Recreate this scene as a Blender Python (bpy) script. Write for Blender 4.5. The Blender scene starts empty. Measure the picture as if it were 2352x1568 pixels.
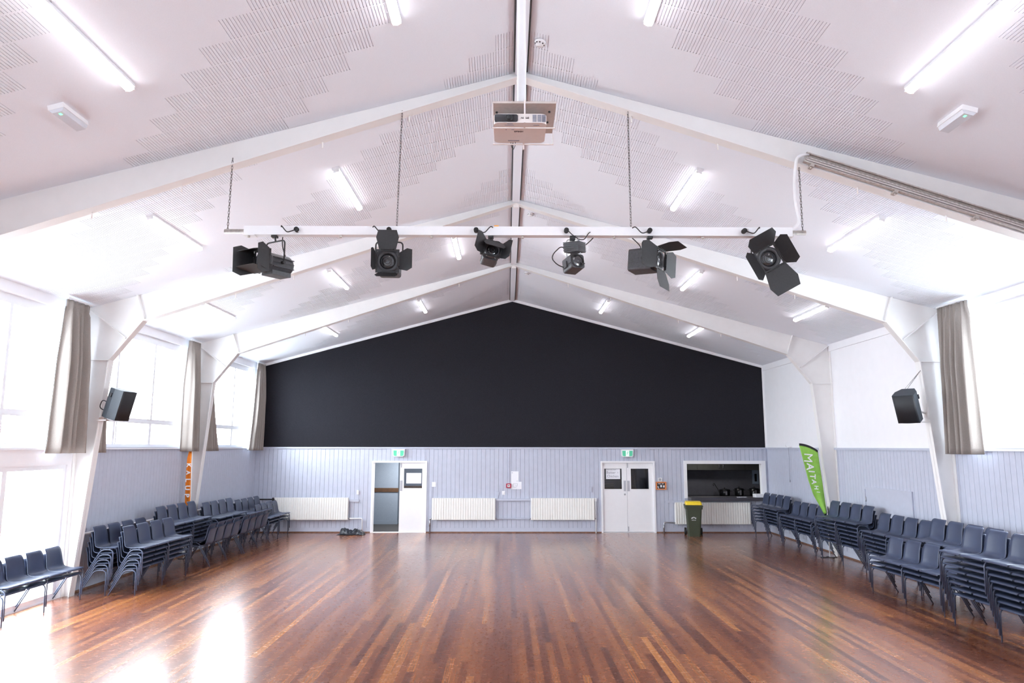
import bpy, math, random
from mathutils import Vector, Matrix
random.seed(7)
S = bpy.context.scene
COL = S.collection
PI = math.pi
R = math.radians

# ------------------------------------------------------------------ camera, world, exposure
cam_d = bpy.data.cameras.new('camera')
cam = bpy.data.objects.new('camera', cam_d)
COL.objects.link(cam)
cam_d.sensor_width = 36.0
cam_d.lens = 25.255
cam_d.clip_end = 300
cam.matrix_world = (Matrix.Translation((-0.1502, 0.0, 2.4355)) @ Matrix.Rotation(-0.0067, 4, 'Z')
                    @ Matrix.Rotation(PI / 2 + 0.1451, 4, 'X') @ Matrix.Rotation(0.0012, 4, 'Z'))
S.camera = cam

world = bpy.data.worlds.new('overcast_sky')
S.world = world
world.use_nodes = True
wn = world.node_tree
bg = wn.nodes['Background']
bg.inputs['Color'].default_value = (0.86, 0.93, 1.0, 1)
bg.inputs['Strength'].default_value = 15.5

S.view_settings.view_transform = 'Standard'
S.view_settings.look = 'None'
S.view_settings.gamma = 1.0
S.view_settings.use_curve_mapping = False
S.view_settings.exposure = 0.90
cy = S.cycles
cy.use_denoising = True
cy.adaptive_threshold = .02
cy.max_bounces = 8
cy.diffuse_bounces = 5
cy.glossy_bounces = 3
cy.transmission_bounces = 4
cy.transparent_max_bounces = 8
cy.caustics_reflective = False
cy.caustics_refractive = False
cy.sample_clamp_indirect = 6.0

# ------------------------------------------------------------------ room dimensions (metres)
D = 21.0955      # back wall
W = 7.416        # half width
ZE, ZR = 4.802, 6.795
FY = [D - 4.4, D - 8.8, D - 13.2, D - 17.6]     # portal frames
YB = -1.5        # wall behind the camera
ZD = 2.385       # top of the panelled dado
AL = math.atan((ZR - ZE) / W)
TUBE_STRENGTH = 9.5


def portal(y0, y1, z0, z1, x):
    l = bpy.data.lights.new('daylight_portal', 'AREA')
    l.shape = 'RECTANGLE'
    l.size = y1 - y0
    l.size_y = z1 - z0
    l.cycles.is_portal = True
    o = bpy.data.objects.new('daylight_portal', l)
    COL.objects.link(o)
    sg = 1 if x > 0 else -1
    rot = Matrix(((0, 0, sg), (1, 0, 0), (0, 1, 0))).to_4x4() if sg > 0 else Matrix(((0, 0, -1), (-1, 0, 0), (0, 1, 0))).to_4x4()
    o.matrix_world = Matrix.Translation((x, (y0 + y1) / 2, (z0 + z1) / 2)) @ rot


def added_fill(loc, power, size, col=(1, .97, .93)):
    l = bpy.data.lights.new('added_fill', 'AREA')
    l.shape = 'DISK'
    l.size = size
    l.energy = power
    l.color = col
    o = bpy.data.objects.new('added_fill', l)
    COL.objects.link(o)
    o.location = loc


added_fill((-3.2, D + 1.2, 2.35), 60, .4)        # added fill to brighten the corridor walls, no fitting seen there
added_fill((6.0, D + 1.3, 2.5), 9, .4)           # weak added fill to lift the unlit kitchen's rear wall

# ------------------------------------------------------------------ materials


def mat(name, col, rough=.5, metal=0., spec=.5, noise=0., nscale=40., bump=0., coat=0., emit=None, estr=0.):
    m = bpy.data.materials.new(name)
    m.use_nodes = True
    nt = m.node_tree
    b = nt.nodes['Principled BSDF']
    b.inputs['Base Color'].default_value = (*col, 1)
    b.inputs['Roughness'].default_value = rough
    b.inputs['Metallic'].default_value = metal
    b.inputs['Specular IOR Level'].default_value = spec
    b.inputs['Coat Weight'].default_value = coat
    if emit:
        b.inputs['Emission Color'].default_value = (*emit, 1)
        b.inputs['Emission Strength'].default_value = estr
    if noise or bump:
        tc = nt.nodes.new('ShaderNodeTexCoord')
        nz = nt.nodes.new('ShaderNodeTexNoise')
        nz.inputs['Scale'].default_value = nscale
        nz.inputs['Detail'].default_value = 4
        nt.links.new(tc.outputs['Object'], nz.inputs['Vector'])
        if noise:
            mr = nt.nodes.new('ShaderNodeMapRange')
            mr.inputs['From Min'].default_value = .3
            mr.inputs['From Max'].default_value = .7
            mr.inputs['To Min'].default_value = 1 - noise
            mr.inputs['To Max'].default_value = 1 + noise
            nt.links.new(nz.outputs['Fac'], mr.inputs['Value'])
            mx = nt.nodes.new('ShaderNodeVectorMath')
            mx.operation = 'SCALE'
            mx.inputs[0].default_value = col
            nt.links.new(mr.outputs['Result'], mx.inputs['Scale'])
            nt.links.new(mx.outputs['Vector'], b.inputs['Base Color'])
        if bump:
            bp = nt.nodes.new('ShaderNodeBump')
            bp.inputs['Strength'].default_value = bump
            bp.inputs['Distance'].default_value = .01
            nt.links.new(nz.outputs['Fac'], bp.inputs['Height'])
            nt.links.new(bp.outputs['Normal'], b.inputs['Normal'])
    return m


def srgb(r, g, b):
    f = lambda c: c / 255 / 12.92 if c / 255 <= .04045 else ((c / 255 + .055) / 1.055) ** 2.4
    return (f(r), f(g), f(b))


M = {}
M['ceiling'] = mat('acoustic_board', (.83, .855, .92), .9, noise=.025, nscale=150, bump=.08)
M['cream'] = mat('white_gloss_paint', (.86, .85, .84), .42, noise=.015, nscale=6)
M['whitewall'] = mat('white_wall_paint', (.84, .84, .87), .7, noise=.012, nscale=5)
M['dado'] = mat('lavender_grey_paint', (.50, .525, .62), .5, noise=.03, nscale=7)
M['black'] = mat('black_acoustic_carpet', (.0125, .0125, .0175), .9, noise=.35, nscale=90, bump=.3, spec=.3)
M['trimwhite'] = mat('white_trim_paint', (.86, .86, .88), .4, noise=.01, nscale=8)
M['upvc'] = mat('white_window_joinery', (.84, .86, .90), .35, noise=.01, nscale=10)
M['skirt'] = mat('stained_skirting', (.20, .105, .07), .45, noise=.2, nscale=12)
M['navy'] = mat('slate_blue_plastic', (.046, .060, .108), .42, noise=.12, nscale=220, bump=.05)
M['navymetal'] = mat('slate_blue_powder_coat', (.062, .078, .130), .35, noise=.06, nscale=60)
M['blackmetal'] = mat('matt_black_metal', (.018, .018, .020), .55, noise=.2, nscale=50)
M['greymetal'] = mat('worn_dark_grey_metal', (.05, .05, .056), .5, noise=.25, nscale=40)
M['galv'] = mat('galvanised_steel', (.50, .46, .43), .5, .35, noise=.2, nscale=30)
M['steel'] = mat('brushed_steel', (.42, .42, .45), .35, .8, noise=.08, nscale=60)
M['chain'] = mat('chain_steel', (.20, .19, .19), .45, .7, noise=.2, nscale=60)
M['plastic'] = mat('white_plastic', (.84, .84, .86), .35, noise=.01, nscale=20)
M['projwhite'] = mat('warm_white_casing', (.72, .66, .64), .45, noise=.02, nscale=30)
M['plate'] = mat('beige_mount_plate', (.52, .45, .42), .5, noise=.06, nscale=50)
M['rubber'] = mat('black_rubber', (.012, .012, .013), .6, noise=.1, nscale=40)
M['ink'] = mat('black_ink', (.02, .02, .025), .7, noise=.1, nscale=40)
M['greyink'] = mat('pencil_grey_ink', (.30, .30, .36), .7, noise=.1, nscale=40)
M['paper'] = mat('white_paper', (.86, .87, .92), .7, noise=.015, nscale=30)
M['radiator'] = mat('cream_radiator_enamel', (.84, .83, .80), .35, noise=.015, nscale=12)
M['green'] = mat('lime_green_fabric', (.27, .55, .085), .75, noise=.12, nscale=9, bump=.1)
M['orange'] = mat('orange_fabric', (.80, .22, .012), .75, noise=.12, nscale=9, bump=.1)
M['flagwhite'] = mat('white_print', (.85, .86, .88), .7, noise=.02, nscale=30)
M['exitgreen'] = mat('green_sign_face', (.10, .56, .34), .4, noise=.02, nscale=30, emit=(.06, .50, .28), estr=.1)
M['exitwhite'] = mat('white_sign_face', (.85, .88, .88), .4, noise=.02, nscale=30, emit=(.9, 1, .97), estr=.2)
M['red'] = mat('red_plastic', (.42, .022, .060), .4, noise=.05, nscale=30)
M['orangeframe'] = mat('orange_frame_paint', (.72, .26, .10), .45, noise=.08, nscale=40)
M['bin'] = mat('dark_green_bin_plastic', (.040, .050, .028), .45, noise=.12, nscale=60)
M['yellow'] = mat('yellow_lid_plastic', (.86, .62, .012), .4, noise=.04, nscale=30)
M['jacket'] = mat('black_quilted_nylon', (.014, .017, .026), .42, noise=.35, nscale=30, bump=.5)
M['corridor'] = mat('blue_grey_corridor_paint', (.20, .245, .31), .75, noise=.04, nscale=30)
M['brownrail'] = mat('brown_timber_rail', (.075, .038, .018), .5, noise=.2, nscale=14)
M['carpet'] = mat('dark_carpet', (.030, .031, .036), .95, noise=.3, nscale=80, bump=.3)
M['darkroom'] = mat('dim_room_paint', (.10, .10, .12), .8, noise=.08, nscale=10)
M['cupboard'] = mat('olive_cupboard_laminate', (.050, .052, .045), .6, noise=.1, nscale=10)
M['laminate'] = mat('speckled_charcoal_laminate', (.060, .058, .070), .3, noise=.5, nscale=160)
M['cooker'] = mat('black_enamel', (.01, .01, .012), .25, noise=.1, nscale=30)
M['lensglass'] = mat('dark_lens_glass', (.02, .022, .026), .06, coat=1., noise=.05, nscale=20)
M['ground'] = mat('pale_concrete', (.55, .56, .56), .9, noise=.1, nscale=3, bump=.2)
M['tube'] = mat('lit_tube_diffuser', (.9, .9, .92), .4, noise=.01, nscale=10, emit=(.98, .965, 1.), estr=TUBE_STRENGTH)
M['led'] = mat('green_led', (.1, .8, .3), .4, noise=.01, nscale=10, emit=(.15, 1, .35), estr=1.5)
M['lens_clear'] = mat('frosted_diffuser', (.66, .68, .74), .3, noise=.02, nscale=30)
M['tag'] = mat('warning_yellow_orange', (.8, .35, .05), .5, noise=.05, nscale=30)

# fabric of the curtains: fine weave plus a rough, slightly translucent cloth
cm = mat('taupe_curtain_weave', (.32, .285, .262), .9, noise=.22, nscale=260, bump=.25)
M['curtain'] = cm
M['lining'] = mat('white_curtain_lining', (.80, .82, .86), .85, noise=.03, nscale=120)


def glass_mat(name, tint, refl_rough=.02, mixmin=.04):
    m = bpy.data.materials.new(name)
    m.use_nodes = True
    nt = m.node_tree
    nt.nodes.remove(nt.nodes['Principled BSDF'])
    out = nt.nodes['Material Output']
    tr = nt.nodes.new('ShaderNodeBsdfTransparent')
    tr.inputs['Color'].default_value = (*tint, 1)
    gl = nt.nodes.new('ShaderNodeBsdfGlossy')
    gl.inputs['Roughness'].default_value = refl_rough
    lw = nt.nodes.new('ShaderNodeLayerWeight')
    lw.inputs['Blend'].default_value = .5
    pw = nt.nodes.new('ShaderNodeMath')
    pw.operation = 'POWER'
    pw.inputs[1].default_value = 5
    nt.links.new(lw.outputs['Facing'], pw.inputs[0])
    fr = nt.nodes.new('ShaderNodeMath')      # Schlick reflectance, same from both sides of the pane
    fr.operation = 'MULTIPLY_ADD'
    fr.inputs[1].default_value = .9
    fr.inputs[2].default_value = mixmin
    nt.links.new(pw.outputs[0], fr.inputs[0])
    mx = nt.nodes.new('ShaderNodeMixShader')
    nt.links.new(fr.outputs[0], mx.inputs['Fac'])
    nt.links.new(tr.outputs['BSDF'], mx.inputs[1])
    nt.links.new(gl.outputs['BSDF'], mx.inputs[2])
    nt.links.new(mx.outputs['Shader'], out.inputs['Surface'])
    return m


M['glass'] = glass_mat('clear_window_glass', (.97, .98, .98))
M['doorglass'] = glass_mat('door_vision_glass', (.80, .82, .84))
M['acrylic'] = glass_mat('clear_acrylic', (.96, .96, .96))


def floor_mat():
    m = bpy.data.materials.new('varnished_timber_strip_floor')
    m.use_nodes = True
    nt = m.node_tree
    N, L = nt.nodes, nt.links
    b = N['Principled BSDF']

    def math_(op, a=None, bb=None, c=None):
        n = N.new('ShaderNodeMath')
        n.operation = op
        for i, v in enumerate((a, bb, c)):
            if v is None:
                continue
            if isinstance(v, (int, float)):
                n.inputs[i].default_value = v
            else:
                L.new(v, n.inputs[i])
        return n.outputs[0]
    geo = N.new('ShaderNodeNewGeometry')
    sep = N.new('ShaderNodeSeparateXYZ')
    L.new(geo.outputs['Position'], sep.inputs[0])
    x, y = sep.outputs['X'], sep.outputs['Y']
    bw = .083
    xs = math_('DIVIDE', x, bw)
    ix = math_('FLOOR', xs)
    fx = math_('FRACT', xs)
    wn1 = N.new('ShaderNodeTexWhiteNoise')
    wn1.noise_dimensions = '1D'
    L.new(ix, wn1.inputs['W'])
    # each strip has its own offset and board length
    length = math_('MULTIPLY_ADD', wn1.outputs['Value'], 2.6, 2.4)
    off = math_('MULTIPLY', wn1.outputs['Value'], 37.7)
    ys = math_('DIVIDE', math_('ADD', y, off), length)
    iy = math_('FLOOR', ys)
    fy = math_('FRACT', ys)
    cmb = N.new('ShaderNodeCombineXYZ')
    L.new(ix, cmb.inputs[0])
    L.new(iy, cmb.inputs[1])
    wn2 = N.new('ShaderNodeTexWhiteNoise')
    wn2.noise_dimensions = '2D'
    L.new(cmb.outputs[0], wn2.inputs['Vector'])
    ramp = N.new('ShaderNodeValToRGB')
    cr = ramp.color_ramp
    cr.interpolation = 'LINEAR'
    cr.elements[0].position = .05
    cr.elements[0].color = (.105, .034, .021, 1)
    cr.elements[1].position = .95
    cr.elements[1].color = (.38, .148, .047, 1)
    for p, c in ((.25, (.155, .050, .026)), (.50, (.205, .068, .030)), (.70, (.255, .090, .036)), (.83, (.30, .112, .039))):
        e = cr.elements.new(p)
        e.color = (*c, 1)
    tone = math_('MULTIPLY_ADD', wn1.outputs['Value'], .2, math_('MULTIPLY', wn2.outputs['Value'], .8))
    L.new(tone, ramp.inputs['Fac'])
    # grain, stretched along the boards
    mp = N.new('ShaderNodeCombineXYZ')
    L.new(math_('MULTIPLY', x, 60), mp.inputs[0])
    L.new(math_('MULTIPLY_ADD', wn2.outputs['Value'], 50, math_('MULTIPLY', y, 1.0)), mp.inputs[1])
    gr = N.new('ShaderNodeTexNoise')
    gr.inputs['Scale'].default_value = 1
    gr.inputs['Detail'].default_value = 5
    gr.inputs['Roughness'].default_value = .65
    L.new(mp.outputs[0], gr.inputs['Vector'])
    gm = N.new('ShaderNodeMapRange')
    gm.inputs['From Min'].default_value = .3
    gm.inputs['From Max'].default_value = .7
    gm.inputs['To Min'].default_value = .78
    gm.inputs['To Max'].default_value = 1.42
    L.new(gr.outputs['Fac'], gm.inputs['Value'])
    # dust and scuffs
    sc = N.new('ShaderNodeTexNoise')
    sc.inputs['Scale'].default_value = 13
    sc.inputs['Detail'].default_value = 6
    sc.inputs['Roughness'].default_value = .72
    L.new(geo.outputs['Position'], sc.inputs['Vector'])
    scuff = N.new('ShaderNodeMapRange')
    scuff.inputs['From Min'].default_value = .50
    scuff.inputs['From Max'].default_value = .80
    scuff.inputs['To Min'].default_value = 0
    scuff.inputs['To Max'].default_value = .05
    L.new(sc.outputs['Fac'], scuff.inputs['Value'])
    # fine scratches running across the boards
    sm = N.new('ShaderNodeCombineXYZ')
    L.new(math_('MULTIPLY', x, 3.0), sm.inputs[0])
    L.new(math_('MULTIPLY', y, 70), sm.inputs[1])
    s2 = N.new('ShaderNodeTexNoise')
    s2.inputs['Scale'].default_value = 1
    s2.inputs['Detail'].default_value = 3
    L.new(sm.outputs[0], s2.inputs['Vector'])
    scr = N.new('ShaderNodeMapRange')
    scr.inputs['From Min'].default_value = .66
    scr.inputs['From Max'].default_value = .74
    scr.inputs['To Max'].default_value = .02
    L.new(s2.outputs['Fac'], scr.inputs['Value'])
    vm = N.new('ShaderNodeVectorMath')
    vm.operation = 'SCALE'
    L.new(ramp.outputs['Color'], vm.inputs[0])
    L.new(gm.outputs['Result'], vm.inputs['Scale'])
    mix = N.new('ShaderNodeMix')
    mix.data_type = 'RGBA'
    L.new(math_('MAXIMUM', scuff.outputs['Result'], scr.outputs['Result']), mix.inputs['Factor'])
    L.new(vm.outputs[0], mix.inputs['A'])
    mix.inputs['B'].default_value = (.42, .27, .22, 1)
    L.new(mix.outputs['Result'], b.inputs['Base Color'])
    # roughness and bump
    rm = N.new('ShaderNodeMapRange')
    rm.inputs['From Min'].default_value = .35
    rm.inputs['From Max'].default_value = .75
    rm.inputs['To Min'].default_value = .23
    rm.inputs['To Max'].default_value = .31
    L.new(sc.outputs['Fac'], rm.inputs['Value'])
    L.new(rm.outputs['Result'], b.inputs['Roughness'])
    b.inputs['Specular IOR Level'].default_value = .6
    b.inputs['Coat Weight'].default_value = .5
    b.inputs['Coat Roughness'].default_value = .19
    gap = math_('MULTIPLY', math_('GREATER_THAN', fx, .985), 1.0)
    h = math_('SUBTRACT', math_('MULTIPLY', wn2.outputs['Value'], .35), gap)
    h = math_('MULTIPLY_ADD', gr.outputs['Fac'], .25, h)
    bp = N.new('ShaderNodeBump')
    bp.inputs['Strength'].default_value = .22
    bp.inputs['Distance'].default_value = .002
    L.new(h, bp.inputs['Height'])
    L.new(bp.outputs['Normal'], b.inputs['Normal'])
    return m


M['floor'] = floor_mat()

# ------------------------------------------------------------------ mesh helpers


class MB:
    def __init__(s):
        s.v, s.f, s.sm = [], [], []
        s.M = Matrix.Identity(4)

    def add(s, vs, fs, smooth=False):
        o = len(s.v)
        s.v += [tuple(s.M @ Vector(p)) for p in vs]
        s.f += [tuple(i + o for i in f) for f in fs]
        s.sm += [smooth] * len(fs)
        return s

    def box(s, a, b):
        x0, y0, z0 = [min(p, q) for p, q in zip(a, b)]
        x1, y1, z1 = [max(p, q) for p, q in zip(a, b)]
        e = random.uniform(.00005, .0005)      # no two faces lie exactly in one plane
        x0, y0, z0, x1, y1, z1 = x0 - e, y0 - e, z0 - e, x1 + e, y1 + e, z1 + e
        vs = [(x, y, z) for z in (z0, z1) for y in (y0, y1) for x in (x0, x1)]
        return s.add(vs, [(0, 2, 3, 1), (4, 5, 7, 6), (0, 1, 5, 4), (2, 6, 7, 3), (0, 4, 6, 2), (1, 3, 7, 5)])

    def rbox(s, a, b, r, axis=2, n=4):
        """box with corners rounded about one axis"""
        lo = [min(p, q) for p, q in zip(a, b)]
        hi = [max(p, q) for p, q in zip(a, b)]
        u, w = [i for i in range(3) if i != axis]
        pts = []
        for cu, cw, a0 in ((hi[u] - r, hi[w] - r, 0), (lo[u] + r, hi[w] - r, 90), (lo[u] + r, lo[w] + r, 180), (hi[u] - r, lo[w] + r, 270)):
            for k in range(n + 1):
                t = R(a0 + 90 * k / n)
                pts.append((cu + r * math.cos(t), cw + r * math.sin(t)))
        vs = []
        for h in (lo[axis], hi[axis]):
            for p in pts:
                q = [0, 0, 0]
                q[u], q[w], q[axis] = p[0], p[1], h
                vs.append(q)
        k = len(pts)
        fs = [tuple(range(k))[::-1], tuple(range(k, 2 * k))] + [(i, (i + 1) % k, (i + 1) % k + k, i + k) for i in range(k)]
        return s.add(vs, fs)

    def prism(s, poly, axis, a, b):
        """2D polygon extruded along an axis; the polygon gives the two other coordinates in order"""
        u, w = [i for i in range(3) if i != axis]
        vs = []
        for h in (a, b):
            for p in poly:
                q = [0, 0, 0]
                q[u], q[w], q[axis] = p[0], p[1], h
                vs.append(q)
        k = len(poly)
        return s.add(vs, [tuple(range(k))[::-1], tuple(range(k, 2 * k))] + [(i, (i + 1) % k, (i + 1) % k + k, i + k) for i in range(k)])

    def tube(s, path, r, n=8, closed=False, smooth=True):
        P = [Vector(p) for p in path]
        m = len(P)
        vs, fs = [], []
        ref = None
        for i, p in enumerate(P):
            if closed:
                t = (P[(i + 1) % m] - P[i - 1]).normalized()
            else:
                t = (P[min(i + 1, m - 1)] - P[max(i - 1, 0)]).normalized()
            if ref is None:
                ref = t.orthogonal().normalized()
            ref = (ref - t * ref.dot(t))
            ref = ref.normalized() if ref.length > 1e-6 else t.orthogonal().normalized()
            bi = t.cross(ref)
            for k in range(n):
                a = 2 * PI * k / n
                vs.append(p + r * (math.cos(a) * ref + math.sin(a) * bi))
        for i in range(m if closed else m - 1):
            j = (i + 1) % m
            for k in range(n):
                fs.append((i * n + k, i * n + (k + 1) % n, j * n + (k + 1) % n, j * n + k))
        s.add(vs, fs, smooth)
        if not closed:
            o = len(s.v) - len(vs)
            s.f += [tuple(o + k for k in range(n))[::-1], tuple(o + (m - 1) * n + k for k in range(n))]
            s.sm += [False, False]
        return s

    def cyl(s, a, b, r, n=20, r2=None):
        a, b = Vector(a), Vector(b)
        t = (b - a).normalized()
        u = t.orthogonal().normalized()
        w = t.cross(u)
        r2 = r if r2 is None else r2
        vs = [p + q * (math.cos(2 * PI * k / n) * u + math.sin(2 * PI * k / n) * w) for p, q in ((a, r), (b, r2)) for k in range(n)]
        s.add(vs, [(k, (k + 1) % n, (k + 1) % n + n, k + n) for k in range(n)], True)
        o = len(s.v) - 2 * n
        s.f += [tuple(o + k for k in range(n))[::-1], tuple(o + n + k for k in range(n))]
        s.sm += [False, False]
        return s

    def lathe(s, prof, n=24, axis='z'):
        vs, fs = [], []
        for (r, h) in prof:
            for k in range(n):
                a = 2 * PI * k / n
                p = (r * math.cos(a), r * math.sin(a), h)
                vs.append(p if axis == 'z' else (p[0], p[2], p[1]))
        for i in range(len(prof) - 1):
            for k in range(n):
                fs.append((i * n + k, i * n + (k + 1) % n, (i + 1) * n + (k + 1) % n, (i + 1) * n + k))
        s.add(vs, fs, True)
        return s

    def grid(s, fn, nu, nv, thick=0., smooth=True):
        """surface fn(i/nu, j/nv), optionally thickened along its normals"""
        P = [[Vector(fn(i / nu, j / nv)) for j in range(nv + 1)] for i in range(nu + 1)]
        vs = [p for row in P for p in row]
        w = nv + 1
        fs = [(i * w + j, (i + 1) * w + j, (i + 1) * w + j + 1, i * w + j + 1) for i in range(nu) for j in range(nv)]
        if thick:
            n0 = len(vs)
            for i in range(nu + 1):
                for j in range(nv + 1):
                    du = P[min(i + 1, nu)][j] - P[max(i - 1, 0)][j]
                    dv = P[i][min(j + 1, nv)] - P[i][max(j - 1, 0)]
                    nn = du.cross(dv)
                    nn = nn.normalized() if nn.length > 1e-9 else Vector((0, 0, 1))
                    vs.append(P[i][j] - nn * thick)
            fs += [tuple(k + n0 for k in f)[::-1] for f in fs]
            ring = [i * w for i in range(nu + 1)] + [nu * w + j for j in range(1, w)] + [i * w + nv for i in range(nu - 1, -1, -1)] + [j for j in range(nv - 1, 0, -1)]
            for a, b in zip(ring, ring[1:] + ring[:1]):
                fs.append((b, a, a + n0, b + n0))
        return s.add(vs, fs, smooth)

    def build(s, name, m, parent=None, loc=None):
        me = bpy.data.meshes.new(name)
        me.from_pydata([tuple(p) for p in s.v], [], s.f)
        me.polygons.foreach_set('use_smooth', s.sm)
        me.materials.append(M[m] if isinstance(m, str) else m)
        me.update()
        o = bpy.data.objects.new(name, me)
        COL.objects.link(o)
        if parent:
            o.parent = parent
        if loc:
            o.location = loc
        return o


def box(name, a, b, m, parent=None):
    return MB().box(a, b).build(name, m, parent)


def tag(o, label, cat, group=None, kind=None):
    o['label'] = label
    o['category'] = cat
    if group:
        o['group'] = group
    if kind:
        o['kind'] = kind
    return o


def thing(name, label, cat, loc=(0, 0, 0), rz=0., group=None):
    o = bpy.data.objects.new(name, None)
    COL.objects.link(o)
    o.location = loc
    o.rotation_euler = (0, 0, rz)
    o.empty_display_size = .1
    return tag(o, label, cat, group)


def struct(o, label=None):
    o['kind'] = 'structure'
    if label:
        o['label'] = label
    return o


def sempty(name, label=None, loc=(0, 0, 0)):
    o = bpy.data.objects.new(name, None)
    COL.objects.link(o)
    o.location = loc
    return struct(o, label)


def copy_tree(o, parent=None):
    c = o.copy()
    COL.objects.link(c)
    c.parent = parent
    for ch in list(o.children):
        copy_tree(ch, c)
    return c


def text(name, body, size, m, parent, mtx, ext=.001, align='CENTER', xs=1., bold=0.):
    cu = bpy.data.curves.new(name, 'FONT')
    cu.body = body
    cu.size = size
    cu.extrude = ext
    cu.offset = bold
    cu.align_x = align
    cu.align_y = 'CENTER'
    cu.resolution_u = 3
    cu.materials.append(M[m])
    c = bpy.data.objects.new(name, cu)
    me = bpy.data.meshes.new_from_object(c)
    bpy.data.objects.remove(c)
    bpy.data.curves.remove(cu)
    me.name = name
    o = bpy.data.objects.new(name, me)
    COL.objects.link(o)
    o.parent = parent
    o.matrix_local = mtx @ Matrix.Diagonal((xs, 1, 1, 1))
    return o


FRONT = Matrix.Rotation(PI / 2, 4, 'X')          # text readable from -y


def bend(pts, r, n=4):
    """polyline with rounded corners"""
    P = [Vector(p) for p in pts]
    out = [P[0]]
    for a, b, c in zip(P, P[1:], P[2:]):
        d1, d2 = (a - b).normalized(), (c - b).normalized()
        k = min(r, (a - b).length / 2, (c - b).length / 2)
        p0, p1 = b + d1 * k, b + d2 * k
        for i in range(n + 1):
            t = i / n
            out.append((1 - t) ** 2 * p0 + 2 * t * (1 - t) * b + t * t * p1)
    out.append(P[-1])
    return out


# ------------------------------------------------------------------ the shell of the hall
fl = MB().box((-W - .15, YB, -.2), (W + .15, D, 0)).build('floor', 'floor')
struct(fl, 'red-brown varnished timber strip floor of the hall')
gr = MB().box((-60, -30, -.5), (-W - .16, 60, -.1)).box((W + .16, -30, -.5), (60, 60, -.1)).build('ground', 'ground')
struct(gr, 'pale concrete ground outside the windows')

# ceiling: 12 inch acoustic tiles, the slotted ones in chevron bands
TU, TV = (W / math.cos(AL)) / 25, 4.4 / 14


def ceil_pt(sg, u, y, h=0.):
    return (sg * (u * math.cos(AL) + h * math.sin(AL)), y, ZR - u * math.sin(AL) + h * math.cos(AL))


cb = MB()
UMAX = 25 * TU
for sg in (1, -1):
    def q4(u0, u1, y0, y1, h=0., sg=sg):
        vs = [ceil_pt(sg, u0, y0, h), ceil_pt(sg, u1, y0, h), ceil_pt(sg, u1, y1, h), ceil_pt(sg, u0, y1, h)]
        cb.add(vs, [(0, 1, 2, 3) if sg < 0 else (3, 2, 1, 0)])

    NROW = 53
    for k in range(NROW):
        y1 = min(D, D - (k - .2) * TV)
        y0 = D - (k + .8) * TV
        i = 0
        while i < 25:
            if (i + k) % 12 in (3, 4, 5, 6, 7, 8):
                u0, pitch = i * TU, TU / 10
                sw, ins, dep = .0068, .009, .009
                q4(u0, u0 + TU, y0, y0 + ins)
                q4(u0, u0 + TU, y1 - ins, y1)
                a = u0
                for n in range(10):
                    s0 = u0 + pitch * (n + .5) - sw / 2
                    s1 = s0 + sw
                    q4(a, s0, y0 + ins, y1 - ins)
                    A, B = y0 + ins, y1 - ins
                    vs = [ceil_pt(sg, s0, A), ceil_pt(sg, s1, A), ceil_pt(sg, s1, B), ceil_pt(sg, s0, B),
                          ceil_pt(sg, s0, A, dep), ceil_pt(sg, s1, A, dep), ceil_pt(sg, s1, B, dep), ceil_pt(sg, s0, B, dep)]
                    cb.add(vs, [(4, 5, 6, 7), (0, 4, 7, 3), (1, 2, 6, 5), (0, 1, 5, 4), (3, 7, 6, 2)])
                    a = s1
                q4(a, u0 + TU, y0 + ins, y1 - ins)
                i += 1
            else:
                j = i
                while j < 25 and (j + k) % 12 not in (3, 4, 5, 6, 7, 8):
                    j += 1
                q4(i * TU, j * TU, y0, y1)
                i = j
    q4(0, UMAX, YB - .1, D - (NROW - .2) * TV)
    q4(UMAX, UMAX + .25, YB - .1, D)
    q4(0, UMAX + .25, YB - .1, D + .2, .10)
    vs = [ceil_pt(sg, UMAX + .25, YB - .1), ceil_pt(sg, UMAX + .25, D + .2), ceil_pt(sg, UMAX + .25, D + .2, .1), ceil_pt(sg, UMAX + .25, YB - .1, .1)]
    cb.add(vs, [(0, 1, 2, 3)])
ceiling = struct(cb.build('ceiling', 'ceiling'), 'pale pitched ceiling of acoustic tiles, slotted ones in stepped bands')

# ridge cover strips between the frames
tr = MB()
ys = [D] + FY + [YB]
for a, b in zip(ys, ys[1:]):
    tr.box((-.065, b + .06, ZR - .075), (.065, a - .06, ZR - .03))
struct(tr.build('trim_1', 'ceiling'), 'ridge cover strip running along the ceiling apex')
tr = MB()  # wider dark strip, its colour stands in for the shade in the gap
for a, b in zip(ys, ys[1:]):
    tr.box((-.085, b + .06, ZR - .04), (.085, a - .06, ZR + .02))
struct(tr.build('trim_2', 'greymetal'), 'dark coloured strip in place of the shadow gap beside the ridge strip')

# eaves fascia, both sides
for sg, n in ((-1, 'trim_3'), (1, 'trim_4')):
    struct(MB().box((sg * (W - .03), YB, 4.65), (sg * (W + .02), D, ZE + .06)).build(n, 'whitewall'), 'white fascia board below the ceiling edge')

# cornice on the back wall and corner beads
tr = MB()
for sg in (1, -1):
    a, b = ceil_pt(sg, 0, 0), ceil_pt(sg, UMAX, 0)
    poly = [(a[0], a[2]), (b[0], b[2]), (b[0], b[2] - .075), (a[0], a[2] - .075)]
    tr.prism(poly, 1, D - .05, D)
tr.box((W - .05, D - .03, ZD), (W, D, ZE - .05))
tr.box((-W, D - .03, ZD), (-W + .05, D, ZE - .05))
struct(tr.build('trim_5', 'trimwhite'), 'white cornice framing the black gable wall')


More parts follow.
